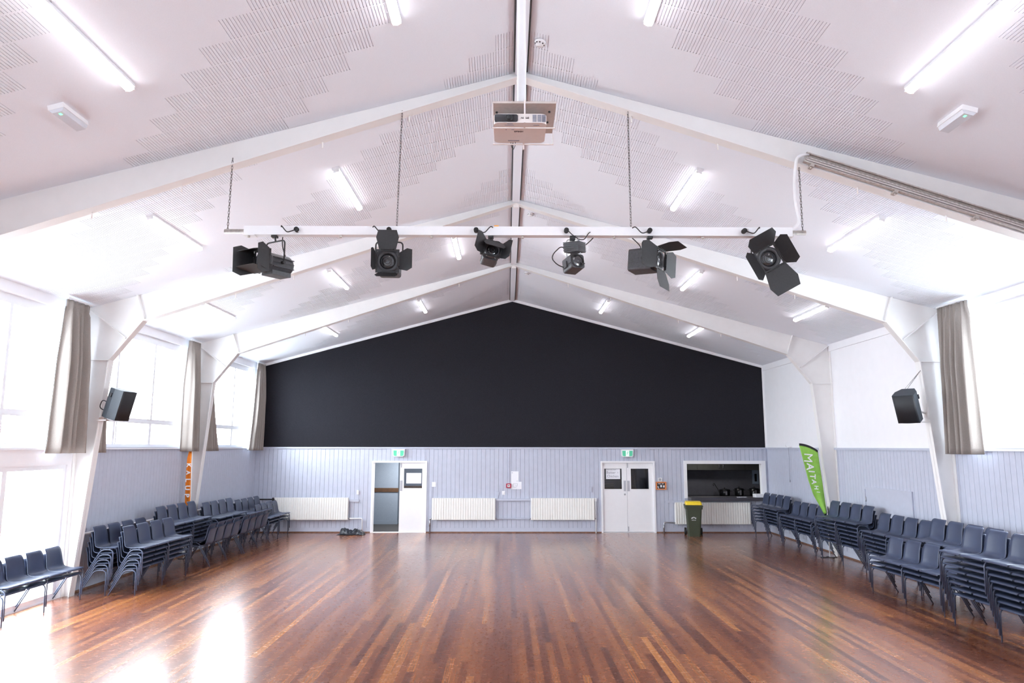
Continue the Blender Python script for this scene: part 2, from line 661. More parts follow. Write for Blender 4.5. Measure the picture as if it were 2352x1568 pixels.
def boards(mb, p0, p1, z0, z1, nrm, pitch=.1255, gap=.008, dep=.012, cut=()):
    """tongue and groove panelling from p0 to p1 with open V grooves; cut = list of (s0,s1,zlo,zhi) openings"""
    a, b = Vector((*p0, 0)), Vector((*p1, 0))
    L = (b - a).length
    t = (b - a) / L
    n = Vector((*nrm, 0))
    cuts = sorted(cut)
    edges = {0., L}
    s = 0.
    while s < L:
        edges.add(min(s, L))
        s += pitch
    for c in cuts:
        edges.add(c[0])
        edges.add(c[1])
    E = sorted(edges)
    for e0, e1 in zip(E, E[1:]):
        if e1 - e0 < .002:
            continue
        m = (e0 + e1) / 2
        spans = [(z0, z1)]
        for c in cuts:
            if c[0] < m < c[1]:
                ns = []
                for lo, hi in spans:
                    if c[2] > lo:
                        ns.append((lo, min(hi, c[2])))
                    if c[3] < hi:
                        ns.append((max(lo, c[3]), hi))
                spans = [q for q in ns if q[1] - q[0] > .01]
        g = min(gap / 2, (e1 - e0) / 3)
        for lo, hi in spans:
            prof = [(e0, -dep), (e0 + g, 0), (e1 - g, 0), (e1, -dep)]
            vs = []
            for z in (lo, hi):
                for (ss, dd) in prof:
                    p = a + t * ss + n * dd
                    vs.append((p.x, p.y, z))
            vs += [tuple(Vector(vs[0]) - n * .02), tuple(Vector(vs[3]) - n * .02), tuple(Vector(vs[4]) - n * .02), tuple(Vector(vs[7]) - n * .02)]
            mb.add(vs, [(0, 1, 5, 4), (1, 2, 6, 5), (2, 3, 7, 6), (0, 8, 9, 3, 2, 1), (4, 5, 6, 7, 11, 10)])
    return mb


# back wall -----------------------------------------------------------------
DOOR1, DOOR2, HATCH = (-4.03, -2.48, 2.0), (2.58, 4.11, 2.0), (5.0, 7.30, .97, 2.0)
wb = sempty('wall_back', 'back wall: black gable above lavender-grey tongue and groove panelling')
mb = MB()
xs = [-W - .15, DOOR1[0], DOOR1[1], DOOR2[0], DOOR2[1], HATCH[0], HATCH[1], W + .15]
for i, (a, b) in enumerate(zip(xs, xs[1:])):
    if i in (1, 3):
        mb.box((a, D + .02, 2.0), (b, D + .15, ZD))
    elif i == 5:
        mb.box((a, D + .02, 0), (b, D + .15, .97))
        mb.box((a, D + .02, 2.0), (b, D + .15, ZD))
    else:
        mb.box((a, D + .02, 0), (b, D + .15, ZD))
mb.build('core', 'dado', wb)
mb = MB()
X0 = -W
boards(mb, (X0, D), (W, D), .135, ZD, (0, -1), cut=[(d[0] - X0, d[1] - X0, 0, d[2]) for d in (DOOR1, DOOR2)] + [(HATCH[0] - X0, HATCH[1] - X0, .97, 2.0)])
mb.build('panelling', 'dado', wb)
mb = MB()
for a, b in ((-W, DOOR1[0]), (DOOR1[1], DOOR2[0]), (DOOR2[1], W)):
    mb.box((a, D - .004, .03), (b, D + .03, .137))
mb.build('base_board', 'dado', wb)
MB().prism([(-W, ZD), (W, ZD), (W, ZE), (0, ZR), (-W, ZE)], 1, D - .012, D + .15).build('black_lining', 'black', wb)
MB().box((-W, D - .035, ZD - .015), (W, D + .02, ZD + .03)).build('cap_rail', 'dado', wb)
mb = MB()
for a, b in ((-W, DOOR1[0]), (DOOR1[1], DOOR2[0]), (DOOR2[1], W)):
    mb.box((a, D - .022, 0), (b, D, .03))
struct(mb.build('baseboard_back', 'skirt'), 'brown timber skirting along the back wall')

# side walls ----------------------------------------------------------------
BAYS = [(FY[0], D), (FY[1], FY[0]), (FY[2], FY[1]), (FY[3], FY[2]), (YB, FY[3])]
SILL, HEAD = 2.40, 4.65


def window(n, sg, y0, y1, z0, z1, mull, transom=None, sill=True):
    w = sempty('window_%d' % n, 'white framed window with clear panes')
    xo = sg * (W + .04)
    xi = sg * (W + .10)
    mb = MB()
    f = .055
    mb.box((xo, y0, z0), (xi, y0 + f, z1)).box((xo, y1 - f, z0), (xi, y1, z1))
    mb.box((xo, y0, z0), (xi, y1, z0 + f)).box((xo, y0, z1 - .14), (xi, y1, z1))
    for m in mull:
        mb.box((xo, m - .032, z0), (xi, m + .032, z1))
    if transom:
        mb.box((xo, y0, transom - .03), (xi, y1, transom + .03))
        e = [y0] + list(mull) + [y1]
        for a, b in list(zip(e, e[1:]))[::2]:      # opening lower sashes
            for p, q in (((a + .05, z0 + .04), (a + .085, transom - .03)), ((b - .085, z0 + .04), (b - .05, transom - .03)),
                         ((a + .05, z0 + .04), (b - .05, z0 + .075)), ((a + .05, transom - .065), (b - .05, transom - .03))):
                mb.box((sg * (W + .03), p[0], p[1]), (sg * (W + .06), q[0], q[1]))
    mb.build('frame', 'upvc', w)
    MB().box((sg * (W + .07), y0 + .02, z0 + .02), (sg * (W + .076), y1 - .02, z1 - .06)).build('pane', 'glass', w)
    if sill:
        MB().box((sg * (W - .035), y0 - .04, z0 - .025), (sg * (W + .06), y1 + .04, z0 + .005)).build('sill', 'upvc', w)
    portal(y0 + .05, y1 - .05, z0 + .05, z1 - .1, sg * (W + .17))
    return w


wl = sempty('wall_left', 'left wall: lavender-grey panelling below tall windows')
wr = sempty('wall_right', 'right wall: lavender-grey panelling below white boards and a window')
nwin = 1
for sg, root in ((-1, wl), (1, wr)):
    core, white, pan = MB(), MB(), MB()
    xa, xb = sg * (W + .02), sg * (W + .15)
    for bi, (y0, y1) in enumerate(BAYS):
        win = bi in (2, 4) or (sg < 0 and bi < 2)  # windows in the viewer's own bay are unseen, added as fill light
        wy0, wy1 = y0 + .2, y1 - .45
        glazed = sg < 0 and bi == 2
        if win:
            white.box((sg * W, y0, SILL), (xb, wy0, HEAD)).box((sg * W, wy1, SILL), (xb, y1, HEAD))
            white.box((sg * W, y0, HEAD), (xb, y1, ZE + .2))
            mull = [y1 - 1.83, y1 - 3.21] if bi < 4 else [y0 + 1.4, y0 + 2.9]
            window(nwin, sg, wy0, wy1, SILL, HEAD, mull, 2.945)
            nwin += 1
        else:
            white.box((sg * W, y0, SILL), (xb, y1, ZE + .2))
        if glazed:
            gy0, gy1 = y0 + .12, y1 - .20
            white.box((sg * W, y0, 0), (xb, gy0, SILL)).box((sg * W, gy1, 0), (xb, y1, SILL)).box((sg * W, gy0, 2.13), (xb, gy1, SILL)).box((sg * W, gy0, -.1), (xb, gy1, .02))
            d = sempty('door_%d' % (3 if bi == 2 else 4), 'white framed glazed door wall letting in daylight')
            fr = MB()
            xo, xi = sg * (W + .02), sg * (W + .09)
            fr.box((xo, gy0, .02), (xi, gy0 + .07, 2.13)).box((xo, gy1 - .07, .02), (xi, gy1, 2.13)).box((xo, gy0, 2.06), (xi, gy1, 2.13)).box((xo, gy0, .02), (xi, gy1, .10))
            for m in (gy0 + 1.30, gy0 + 2.62):
                fr.box((xo, m - .05, .02), (xi, m + .05, 2.13))
            fr.build('frame', 'upvc', d)
            MB().box((sg * (W + .05), gy0 + .03, .05), (sg * (W + .056), gy1 - .03, 2.1)).build('pane', 'glass', d)
            portal(gy0 + .1, gy1 - .1, .1, 2.05, sg * (W + .17))
        else:
            core.box((xa, y0, 0), (xb, y1, SILL))
            boards(pan, (sg * W, y0), (sg * W, y1), .135, ZD, (-sg, 0))
            pan.box((sg * (W - .004), y0, .03), (sg * (W + .03), y1, .137))
            pan.box((sg * (W - .03), y0, ZD - .015), (sg * (W + .02), y1, ZD + .03))
    core.build('core', 'dado', root)
    white.build('upper_board', 'whitewall', root)
    pan.build('panelling', 'dado', root)
    mb = MB()
    for bi, (y0, y1) in enumerate(BAYS):
        if not (sg < 0 and bi == 2):
            mb.box((sg * (W - .018), y0, 0), (sg * W, y1, .03))
    struct(mb.build('baseboard_left' if sg < 0 else 'baseboard_right', 'skirt'), 'brown timber skirting along the side wall')
struct(MB().prism([(-W - .15, 0), (W + .15, 0), (W + .15, ZE), (0, ZR + .1), (-W - .15, ZE)], 1, YB - .1, YB).build('wall_front', 'whitewall'), 'plain white wall behind the viewer')

# portal frames -----------------------------------------------------------------
KX, KZ = 6.945, 3.89         # inner knee, column side
NX, NZ = 6.405, 4.59         # inner knee, rafter side


def frame(y):
    b = sempty('beam', 'white painted steel portal frame spanning the hall')
    web, fla, sti = MB(), MB(), MB()
    for sg in (1, -1):
        roof = lambda x: ZR - (ZR - ZE) / W * x - .004
        inner = [(7.28, 0), (KX, KZ), (NX, NZ), (0, ZR - .085)]
        poly = [(sg * W, 0), (sg * 7.28, 0), (sg * KX, KZ), (sg * NX, NZ), (0, ZR - .085), (0, ZR - .004), (sg * W, roof(W))]
        # web as convex pieces
        for pc in ([(W, 0), (7.28, 0), (KX, KZ), (W, KZ)], [(W, KZ), (KX, KZ), (NX, NZ), (W, roof(W))], [(NX, NZ), (0, ZR - .085), (0, ZR - .004), (W, roof(W))]):
            web.prism([(sg * p[0], p[1]) for p in pc], 1, y - .006, y + .006)
        # inner flange, 150 mm wide
        for p, q in zip(inner, inner[1:]):
            a, c = Vector((p[0], p[1])), Vector((q[0], q[1]))
            d = (c - a).normalized()
            nn = Vector((d.y, -d.x))
            if nn.x > 0 and abs(d.y) > .5:
                nn = -nn
            th = .014
            e = d * .012
            a2, c2 = a - e * (p[1] > 0), c + e * (q[0] > 0)
            pts = [a2, c2, c2 - nn * th, a2 - nn * th]
            fla.prism([(sg * u.x, u.y) for u in pts], 1, y - .078, y + .078)
        fla.box((sg * (W - .016), y - .078, 0), (sg * (W - .002), y + .078, roof(W) - .02))
        # stiffeners
        for p, q in (((W - .01, KZ), (KX, KZ)), ((W - .03, roof(W) - .02), (6.70, 4.268)), ((6.56, roof(6.56)), (NX, NZ))):
            a, c = Vector(p), Vector(q)
            d = (c - a).normalized()
            nn = Vector((-d.y, d.x)) * .007
            sti.prism([(sg * u.x, u.y) for u in (a + nn, c + nn, c - nn, a - nn)], 1, y - .072, y + .072)
    web.build('web', 'cream', b)
    fla.build('flange', 'cream', b)
    sti.build('stiffener', 'cream', b)
    pl = MB()
    for sx in (-1, 1):     # apex plate and the little hooks under the rafters
        for x in (1.30, 2.3, 3.9, 4.9):
            z = ZR - .085 - (ZR - .085 - NZ) / NX * x
            pl.cyl((sx * x, y + .05, z - .09), (sx * x, y + .05, z), .008, 8)
    pl.box((-.05, y - .02, ZR - .16), (.05, y + .02, ZR - .07))
    pl.build('hook', 'cream', b)
    return b


for y in FY:
    frame(y)

# ------------------------------------------------------------------ ceiling lights


def roof_frame(x, y):
    """matrix on the ceiling underside: local x down the slope, local y along the hall, local z out of the ceiling surface (downwards)"""
    sg = 1 if x >= 0 else -1
    u = Vector((sg * math.cos(AL), 0, -math.sin(AL)))
    n = Vector((-sg * math.sin(AL), 0, -math.cos(AL)))
    v = n.cross(u)
    m = Matrix((u, v, n)).transposed().to_4x4()
    return Matrix.Translation((x, y, ZR - (ZR - ZE) / W * abs(x))) @ m


def batten():
    t = thing('batten_light', '', 'ceiling light', group='fluorescent battens on the ceiling')
    MB().prism([(-.047, 0), (.047, 0), (.047, .038), (-.047, .038)], 1, -.79, .79).build('base', 'plastic', t)
    mb = MB()
    prof = [(.046 * math.cos(a), .038 + .040 * math.sin(a)) for a in [PI * k / 8 for k in range(9)]]
    mb.prism(prof, 1, -.765, .765)
    mb.build('diffuser', 'tube', t)
    for e in (-1, 1):
        MB().box((-.04, e * .765, 0.02), (.04, e * .785, .070)).build('end_cap', 'plastic', t)
    return t


TUBES = [(-3.71, 5.58, 'nearest batten light at upper left, running out of the picture top'),
         (3.66, 5.58, 'nearest batten light at upper right, running out of the picture top'),
         (-1.22, 5.56, 'batten light cut by the picture top, left of the projector pole'),
         (1.20, 5.56, 'batten light cut by the picture top, right of the projector pole'),
         (-2.46, 9.99, 'batten light between the two left chains above the lighting bar'),
         (2.44, 9.99, 'batten light between the two right chains above the lighting bar'),
         (-4.90, 10.0, 'batten light by the left windows, first bay beyond the near beam'),
         (4.86, 10.0, 'batten light by the right window, below the perforated cable tray'),
         (-3.60, 14.33, 'batten light in the middle bay, left of the second spotlight'),
         (3.62, 14.33, 'batten light in the middle bay, left of the rightmost spotlight'),
         (-6.02, 14.40, 'batten light in the middle bay closest to the left windows'),
         (6.05, 14.40, 'batten light in the middle bay closest to the right wall'),
         (-1.20, 14.24, 'batten light left of the ridge, behind the third spotlight'),
         (1.20, 14.24, 'batten light right of the ridge, seen through the finned spotlight'),
         (-2.42, 18.75, 'farthest row batten light, inner one left of the ridge'),
         (2.44, 18.73, 'farthest row batten light, inner one right of the ridge'),
         (-4.86, 18.80, 'farthest row batten light, outer one near the left curtains'),
         (4.86, 18.78, 'farthest row batten light, outer one near the right wall')]
for x, w in ((-4.88, 'outermost left'), (-2.44, 'inner left'), (2.44, 'inner right'), (4.88, 'outermost right')):  # unseen row, added to light the near ceiling and beam
    TUBES.append((x, 1.2, '%s batten light of the unseen row added above the viewer' % w))
proto = batten()
for i, (x, y, lab) in enumerate(TUBES):
    o = proto if i == 0 else copy_tree(proto)
    o.matrix_world = roof_frame(x, y)
    o['label'] = lab

for x, y, lab in ((-4.40, 6.58, 'white emergency light box on the ceiling at upper left'),
                  (4.26, 6.62, 'white emergency light box on the ceiling at upper right')):
    t = thing('emergency_light', lab, 'emergency light', group='emergency lights on the ceiling')
    t.matrix_world = roof_frame(x, y)
    MB().box((-.075, -.2, 0), (.075, .2, .05)).build('base', 'plastic', t)
    MB().prism([(-.07, .05), (.07, .05), (.045, .085), (-.045, .085)], 1, -.195, .195).build('diffuser', 'lens_clear', t)
    q = -1 if x < 0 else 1
    MB().box((-.02, q * .17, .084), (.0, q * .14, .088)).build('indicator', 'led', t)

for x, y, lab in ((.20, 7.17, 'smoke detector beside the projector pole'), (.28, 12.85, 'smoke detector right of the ridge just past the second beam'),
                  (.34, 17.38, 'smoke detector right of the ridge in the farthest bay')):
    t = thing('smoke_detector', lab, 'smoke detector', group='smoke detectors along the ridge')
    t.matrix_world = roof_frame(x, y)
    MB().lathe([(0, 0), (.062, 0), (.064, .02), (.05, .026)], 20).build('base', 'plastic', t)
    MB().lathe([(.05, .026), (.048, .032), (.045, .034), (.045, .042), (.04, .052), (0, .056)], 20).build('head', 'plastic', t)
    mb = MB()
    for k in range(8):
        a = k * PI / 4
        mb.box((.046 * math.cos(a) - .006, .046 * math.sin(a) - .006, .031), (.046 * math.cos(a) + .006, .046 * math.sin(a) + .006, .040))
    mb.build('vent', 'ink', t)

# ------------------------------------------------------------------ lighting bar, chains, spotlights
YL = 7.84
t = thing('lighting_bar', 'long white trunking bar hung on chains across the hall', 'lighting bar', (0, YL, 4.825))
MB().box((-3.10, -.05, -.048), (3.055, .05, .052)).build('trunking', 'plastic', t)
MB().cyl((-3.33, .0, 0), (3.22, .0, .005), .026, 16).build('pipe', 'galv', t)
for x in (-3.05, -2.02, -1.0, .02, 1.05, 2.05, 2.9):
    MB().cyl((x, -.02, -.075), (x, -.02, -.046), .014, 10).build('bolt', 'galv', t)
MB().box((-3.105, -.055, -.055), (-2.98, .055, -.048)).build('end_plate', 'plastic', t)
MB().box((2.95, -.055, -.055), (3.06, .055, -.048)).build('end_plate', 'plastic', t)
MB().box((-.30, -.02, .052), (-.25, .02, .075)).build('warning_tag', 'tag', t)


def chain(name, a, b, lab, wire=.0032, ln=.042):
    a, b = Vector(a), Vector(b)
    n = max(3, int((b - a).length / (ln * .78)))
    d = (b - a) / n
    t = d.normalized()
    u = t.orthogonal().normalized()
    w = t.cross(u)
    mb = MB()
    for k in range(n):
        c = a + d * (k + .5)
        s = u if k % 2 else w
        L2, r = ln / 2 - .009, .009
        pts = [c + t * (L2 * (1 if e < 4 else -1)) + r * (math.cos(PI * e / 4 if e < 4 else PI * e / 4) * s) + t * (r * math.sin(PI * e / 4)) for e in range(8)]
        mb.tube(pts, wire, 6, closed=True)
    return tag(mb.build(name, 'chain'), lab, 'chain', 'chains holding the lighting bar')


chain('chain', (-3.29, YL, 5.69), (-3.30, YL, 4.83), 'leftmost short chain holding the lighting bar end')
chain('chain', (-1.37, YL, 6.27), (-1.40, YL, 4.87), 'long chain above the second spotlight')
chain('chain', (1.24, YL, 6.27), (1.245, YL, 4.87), 'long chain left of the fifth spotlight')
chain('chain', (3.19, YL, 5.60), (3.19, YL, 4.83), 'rightmost chain beside the white hose')

# white conduit hose
hz = bend([(3.29, 7.78, 5.74), (3.15, 7.78, 5.72), (3.10, 7.78, 5.45), (3.10, 7.78, 5.15), (3.15, 7.80, 4.92), (3.02, YL, 4.83)], .18, 7)
tag(MB().tube(hz, .016, 10).build('conduit_hose', 'plastic'), 'white flexible hose dropping from cable tray to lighting bar end', 'hose')

# perforated cable tray on the near beam
ctx0, ctz0, ctx1, ctz1 = 3.24, 5.700, 6.35, 4.672
ct = thing('cable_tray', 'perforated grey steel cable tray fixed along the near beam', 'cable tray', (ctx0, 7.80, ctz0))
L_ct = math.hypot(ctx1 - ctx0, ctz1 - ctz0)
ang = math.atan2(ctz1 - ctz0, ctx1 - ctx0)
ct.rotation_euler = (0, -ang, 0)
mb = MB()
h = .058


def holes(mb, z0, z1, L, pitch, hole, y=0., t=.002):
    s = 0.
    while s < L:
        mb.box((s, y, z0), (min(L, s + pitch - hole), y + t, z1))
        s += pitch


mb.box((0, 0, -h), (L_ct, .002, -h * .55)).box((0, 0, -h * .40), (L_ct, .002, h * .40)).box((0, 0, h * .55), (L_ct, .002, h))
holes(mb, -h * .55, -h * .40, L_ct, .075, .05)
holes(mb, h * .40, h * .55, L_ct, .05, .025)
mb.box((0, -.045, h), (L_ct, .002, h + .002)).box((0, -.045, -h - .002), (L_ct, .002, -h))
mb.box((0, -.047, h - .012), (L_ct, -.045, h + .002)).box((0, -.047, -h - .002), (L_ct, -.045, -h + .012))
mb.build('tray', 'galv', ct)
mb = MB()
mb.box((.02, -.016, -.018), (L_ct, -.006, -.006)).box((.05, -.012, .012), (L_ct - .5, -.004, .020))
mb.build('cable', 'projwhite', ct)
for s in (.10, 1.08, 2.02, 2.9):
    MB().box((s - .02, -.05, -h - .035), (s + .02, .04, -h - .004)).cyl((s, -.02, -h - .05), (s, -.02, -h - .03), .012, 8).build('bracket', 'galv', ct)


def aim(d, roll=0.):
    z = Vector(d).normalized()
    x = Vector((0, 0, 1)).cross(z).normalized()      # local x
    y = z.cross(x)
    m = Matrix((x, y, z)).transposed().to_4x4()
    return m @ Matrix.Rotation(roll, 4, 'Z')


def spotlight(lab, clamp, pivot, d, roll, flaps, r=.11, L=.27, body='cyl', flap_w=.23, flap_l=.2, plug_x=None, yokew=None):
    """fresnel stage lamp with four barn doors; flaps = opening angles (top, right, bottom, left as seen in local frame)"""
    cx, cz = clamp
    base = Vector((cx, YL, cz))
    t = thing('stage_spotlight', lab, 'stage light', base, group='stage lights on the lighting bar')
    P = Vector(pivot) - base
    m = Matrix.Translation(P) @ aim(d, roll)
    mb = MB()
    mb.M = m
    zf = L * .45
    if body == 'cyl':
        mb.lathe([(0, -L * .55), (r * .8, -L * .55), (r, -L * .45), (r, zf - .03), (r * 1.12, zf - .03), (r * 1.12, zf), (r * .8, zf), (r * .78, zf - .03)], 24)
        for a in (-.05, 0, .05):
            mb.box((-r * 1.03, a - .004, -L * .5), (r * 1.03, a + .004, zf - .05))
        mb.box((-r * .75, -r * 1.22, -L * .45), (r * .75, -r * .8, zf - .06))
    else:
        mb.rbox((-r * 1.05, -r * 1.15, -L * .6), (r * 1.05, r * 1.15, zf - .06), .03)
        mb.lathe([(r * .9, zf - .06), (r * 1.05, zf - .05), (r * 1.05, zf), (r * .78, zf), (r * .76, zf - .03)], 24)
        for k in range(4):
            mb.box((-r * 1.08, -r * .9 + k * .05, -L * .5), (r * 1.08, -r * .9 + k * .05 + .012, -L * .2))
    mb.build('body', 'greymetal', t)
    ml = MB()
    ml.M = m
    ml.lathe([(0, zf - .012), (r * .3, zf - .013), (r * .55, zf - .020), (r * .78, zf - .032)], 24)
    ml.build('lens', 'lensglass', t)
    mr = MB()
    mr.M = m
    for k in range(3):
        q = r * (.25 + .18 * k)
        mr.tube([(q * math.cos(2 * PI * a / 20), q * math.sin(2 * PI * a / 20), zf - .011 - .004 * k) for a in range(20)], .0025, 5, closed=True)
    mr.build('lens_ring', 'greymetal', t)
    # gel frame
    g = r * 1.12
    mg = MB()
    mg.M = m
    for a, b in (((-g, -g), (g, -g * .86)), ((-g, g * .86), (g, g)), ((-g, -g), (-g * .86, g)), ((g * .86, -g), (g, g))):
        mg.box((a[0], a[1], zf), (b[0], b[1], zf + .012))
    for k in range(4):
        a = k * PI / 2
        for o in (-.05, .05):
            p = Vector((g * math.cos(a) - o * math.sin(a), g * math.sin(a) + o * math.cos(a), zf + .012))
            mg.cyl(p - Vector((0, 0, .02)), p + Vector((0, 0, .015)), .008, 8)
    mg.build('gel_frame', 'blackmetal', t)
    for k, op in enumerate(flaps):
        if op is None:
            continue
        ln = flap_l
        if isinstance(op, tuple):
            op, ln = op
        fm = MB()
        # local: hinge along x at y=g ; leaf goes forward (z) tilted outwards by op
        a = R(op)
        rotk = Matrix.Rotation(-k * PI / 2, 4, 'Z')
        leaf = Matrix.Translation((0, g, zf + .018)) @ Matrix.Rotation(-a, 4, 'X')
        fm.M = m @ rotk @ leaf
        w0, w1 = flap_w * .46, flap_w * .62
        w2 = flap_w * .50
        poly = [(-w0, 0), (w0, 0), (w1, ln * .62), (w2, ln), (-w2, ln), (-w1, ln * .62)]
        fm.prism(poly, 1, -.0015, .0015)
        fm.cyl((-w0 * .8, 0, 0), (w0 * .8, 0, 0), .006, 8)
        fm.build('barn_door', 'blackmetal', t)
    # yoke, hung from the clamp
    yw = yokew or r * 1.3
    side = Vector((m.col[0].x, m.col[0].y, 0))
    side = side.normalized() if side.length > .1 else Vector((1, 0, 0))
    top = P + Vector((0, 0, max(.14, -P.z - .06)))
    pts = bend([P - side * yw, Vector((P.x, P.y, top.z)) - side * yw, Vector((P.x, P.y, top.z)) + side * yw, P + side * yw], .045, 5)
    yk = MB().tube(pts, .0085, 8)
    for s in (-1, 1):
        yk.cyl(P + side * (s * (yw - .03)), P + side * (s * (yw + .012)), .018, 12)
    yk.build('yoke', 'blackmetal', t)
    ck = MB().tube([Vector((P.x, P.y, top.z)), Vector((P.x * .6, P.y * .5, (top.z) * .5)), Vector((0, 0, .02))], .010, 8)
    ck.box((-.03, -.035, .0), (.03, .035, .02)).cyl((0, 0, .0), (0, 0, .05), .016, 10)
    ck.build('clamp', 'blackmetal', t)
    if plug_x is not None:
        px = plug_x - cx
        q = Vector((px, -.07, .07))
        MB().cyl((px, -.105, .07), (px, -.05, .07), .027, 16).build('plug', 'rubber', t)
        back = P - Vector(d).normalized() * (L * .5)
        sgn = 1 if back.x > px else -1
        pth = [q + Vector((0, -.03, 0)), q + Vector((.05 * sgn, -.05, -.03)), q + Vector((.10 * sgn, -.05, -.035)), q + Vector((.17 * sgn, -.02, .04)),
               q + Vector((.20 * sgn, .14, .0)), Vector((back.x * .6, .07, -.08)), back + Vector((0, .0, .05)), back]
        sm = []
        for i in range(len(pth) - 1):
            p0, p1, p2, p3 = pth[max(i - 1, 0)], pth[i], pth[i + 1], pth[min(i + 2, len(pth) - 1)]
            for k in range(6):
                u = k / 6
                sm.append(.5 * ((2 * p1) + (-p0 + p2) * u + (2 * p0 - 5 * p1 + 4 * p2 - p3) * u * u + (-p0 + 3 * p1 - 3 * p2 + p3) * u ** 3))
        sm.append(pth[-1])
        MB().tube(sm, .006, 7).build('cable', 'rubber', t)
        MB().box((px + .03 * sgn + .02, -.075, .045), (px + .03 * sgn + .06, -.068, .10)).build('paper_tag', 'paper', t)
    return t


ZC = 4.755
# flaps order for aim frame: +y(top), then going clockwise by -90 each: +x, bottom, -x
spotlight('leftmost stage spotlight, hood pointing left and towards the viewer', (-2.767, ZC), (-2.74, 7.80, 4.44), (-.50, -.86, -.03), 0, ((-12, .23), (14, .21), (-10, .23), (18, .23)), .112, .36, 'cyl', .27, .23, -2.50)
spotlight('second stage spotlight from the left, lens facing the viewer with doors wide open', (-1.459, ZC), (-1.47, 7.80, 4.45), (.05, -1, -.06), 0, ((82, .21), (46, .21), (24, .17), (6, .20)), .115, .30, 'box', .20, .20, -1.47)
spotlight('third stage spotlight from the left, small with doors folded over its lens', (-.338, ZC), (-.335, 7.84, 4.58), (.22, -.94, .20), R(-14), ((-46, .18), (34, .15), None, (42, .18)), .085, .22, 'box', .20, .16, -.50)
spotlight('fifth stage spotlight from the left, pointing right with a long lower door', (1.455, ZC), (1.43, 7.84, 4.50), (.80, -.58, -.06), R(-3), ((6, .24), (84, .22), (76, .22), (106, .24)), .110, .32, 'box', .25, .2, 1.44)
spotlight('rightmost stage spotlight, doors twisted and lens facing the viewer', (2.665, ZC), (2.735, 7.80, 4.50), (-.02, -1, -.10), R(29), ((50, .20), (32, .19), (84, .28), (46, .2)), .115, .28, 'cyl', .28, .2, 2.50)

# fourth lamp: finned profile light
t = thing('stage_spotlight', 'fourth stage spotlight from the left, finned box above a square lens box', 'stage light', (.583, YL, ZC), group='stage lights on the lighting bar')
mb = MB()
mb.M = Matrix.Translation((.02, -.03, -.115)) @ Matrix.Rotation(R(-28), 4, 'Z') @ Matrix.Rotation(R(8), 4, 'X')
mb.box((-.085, -.11, -.055), (.085, .11, .055))
for z in (-.04, -.018, .004, .026, .048):
    mb.box((-.09, -.118, z), (.09, .118, z + .009))
mb.build('ballast_box', 'greymetal', t)
mb = MB()
mb.M = Matrix.Translation((.005, -.03, -.30)) @ Matrix.Rotation(R(24), 4, 'Z') @ Matrix.Rotation(R(-10), 4, 'X')
mb.rbox((-.085, -.09, -.085), (.085, .10, .08), .025, axis=1)
mb.box((-.10, -.01, -.05), (-.085, .06, .02)).box((-.09, -.095, -.03), (.09, .02, -.022))
mb.build('lens_box', 'greymetal', t)
ml = MB()
ml.M = mb.M @ Matrix.Rotation(PI / 2, 4, 'X')
ml.lathe([(0, .108), (.04, .105), (.066, .092)], 24)
ml.build('lens', 'lensglass', t)
mg = MB()
mg.M = mb.M @ Matrix.Rotation(PI / 2, 4, 'X')
mg.lathe([(.066, .088), (.068, .10), (.08, .10), (.082, .085)], 24)
mg.build('lens_ring', 'blackmetal', t)
pts = bend([(-.068, -.01, -.30), (-.068, 0, -.015), (.085, 0, -.015), (.085, -.01, -.30)], .03, 4)
MB().tube(pts, .006, 8).build('yoke', 'steel', t)
MB().box((-.03, -.035, -.02), (.03, .035, .03)).build('clamp', 'blackmetal', t)
c1 = bend([(-.08, -.05, -.13), (-.14, -.06, -.11), (-.22, -.06, -.19), (-.24, -.06, -.25), (-.18, -.06, -.32), (-.09, -.02, -.345)], .09, 6)
c2 = bend([(-.06, -.09, .07), (-.02, -.10, .02), (.06, -.13, -.05), (.12, -.12, -.05), (.16, -.10, .02), (.20, -.04, .07), (.27, .03, .055), (.20, .06, -.02), (.10, .05, -.10)], .07, 6)
MB().tube(c1, .006, 7).tube(c2, .0055, 7).build('cable', 'rubber', t)
MB().cyl((-.075, -.105, .07), (-.075, -.05, .07), .027, 16).build('plug', 'rubber', t)

# ------------------------------------------------------------------ projector on its pole
t = thing('projector_mount', 'white ceiling pole with a plate and clear cage around the projector', 'projector mount', (-.066, 4.12, 4.43))
MB().cyl((0, .0, .0), (0, 0, ZR - 4.43 - .02), .0275, 24).build('pole', 'plastic', t)
MB().box((-.172, -.17, -.012), (.200, .235, 0)).build('plate', 'plate', t)
mb = MB()
for x in (-.172, .200):
    mb.tube([(x, -.165, -.005), (x * .985, -.165, -.125)], .002, 6)
    mb.tube([(x, .175, -.005), (x * .985, .12, -.135)], .002, 6)
mb.box((-.175, -.118, -.142), (.195, -.110, -.136)).box((-.175, .112, -.142), (.200, .120, -.136))
mb.box((.010, -.19, -.14), (.019, .15, -.136)).box((.010, -.192, -.14), (.019, -.186, .0)).box((.010, .12, -.17), (.019, .13, -.136))
mb.build('cage', 'projwhite', t)
mb = MB()
for x, y in ((-.15, -.06), (.165, -.07), (.16, .07)):
    mb.cyl((x, y, -.02), (x, y, -.012), .007, 8)
mb.build('screw', 'blackmetal', t)
MB().tube(bend([(-.06, .12, -.02), (-.07, .16, -.10), (-.05, .17, -.16), (-.035, .16, -.12), (-.03, .12, -.02)], .05, 5), .002, 6).build('cable', 'rubber', t)

p = thing('projector', 'white projector hanging upside down in the cage', 'projector', (-.078, 4.0, 4.322))
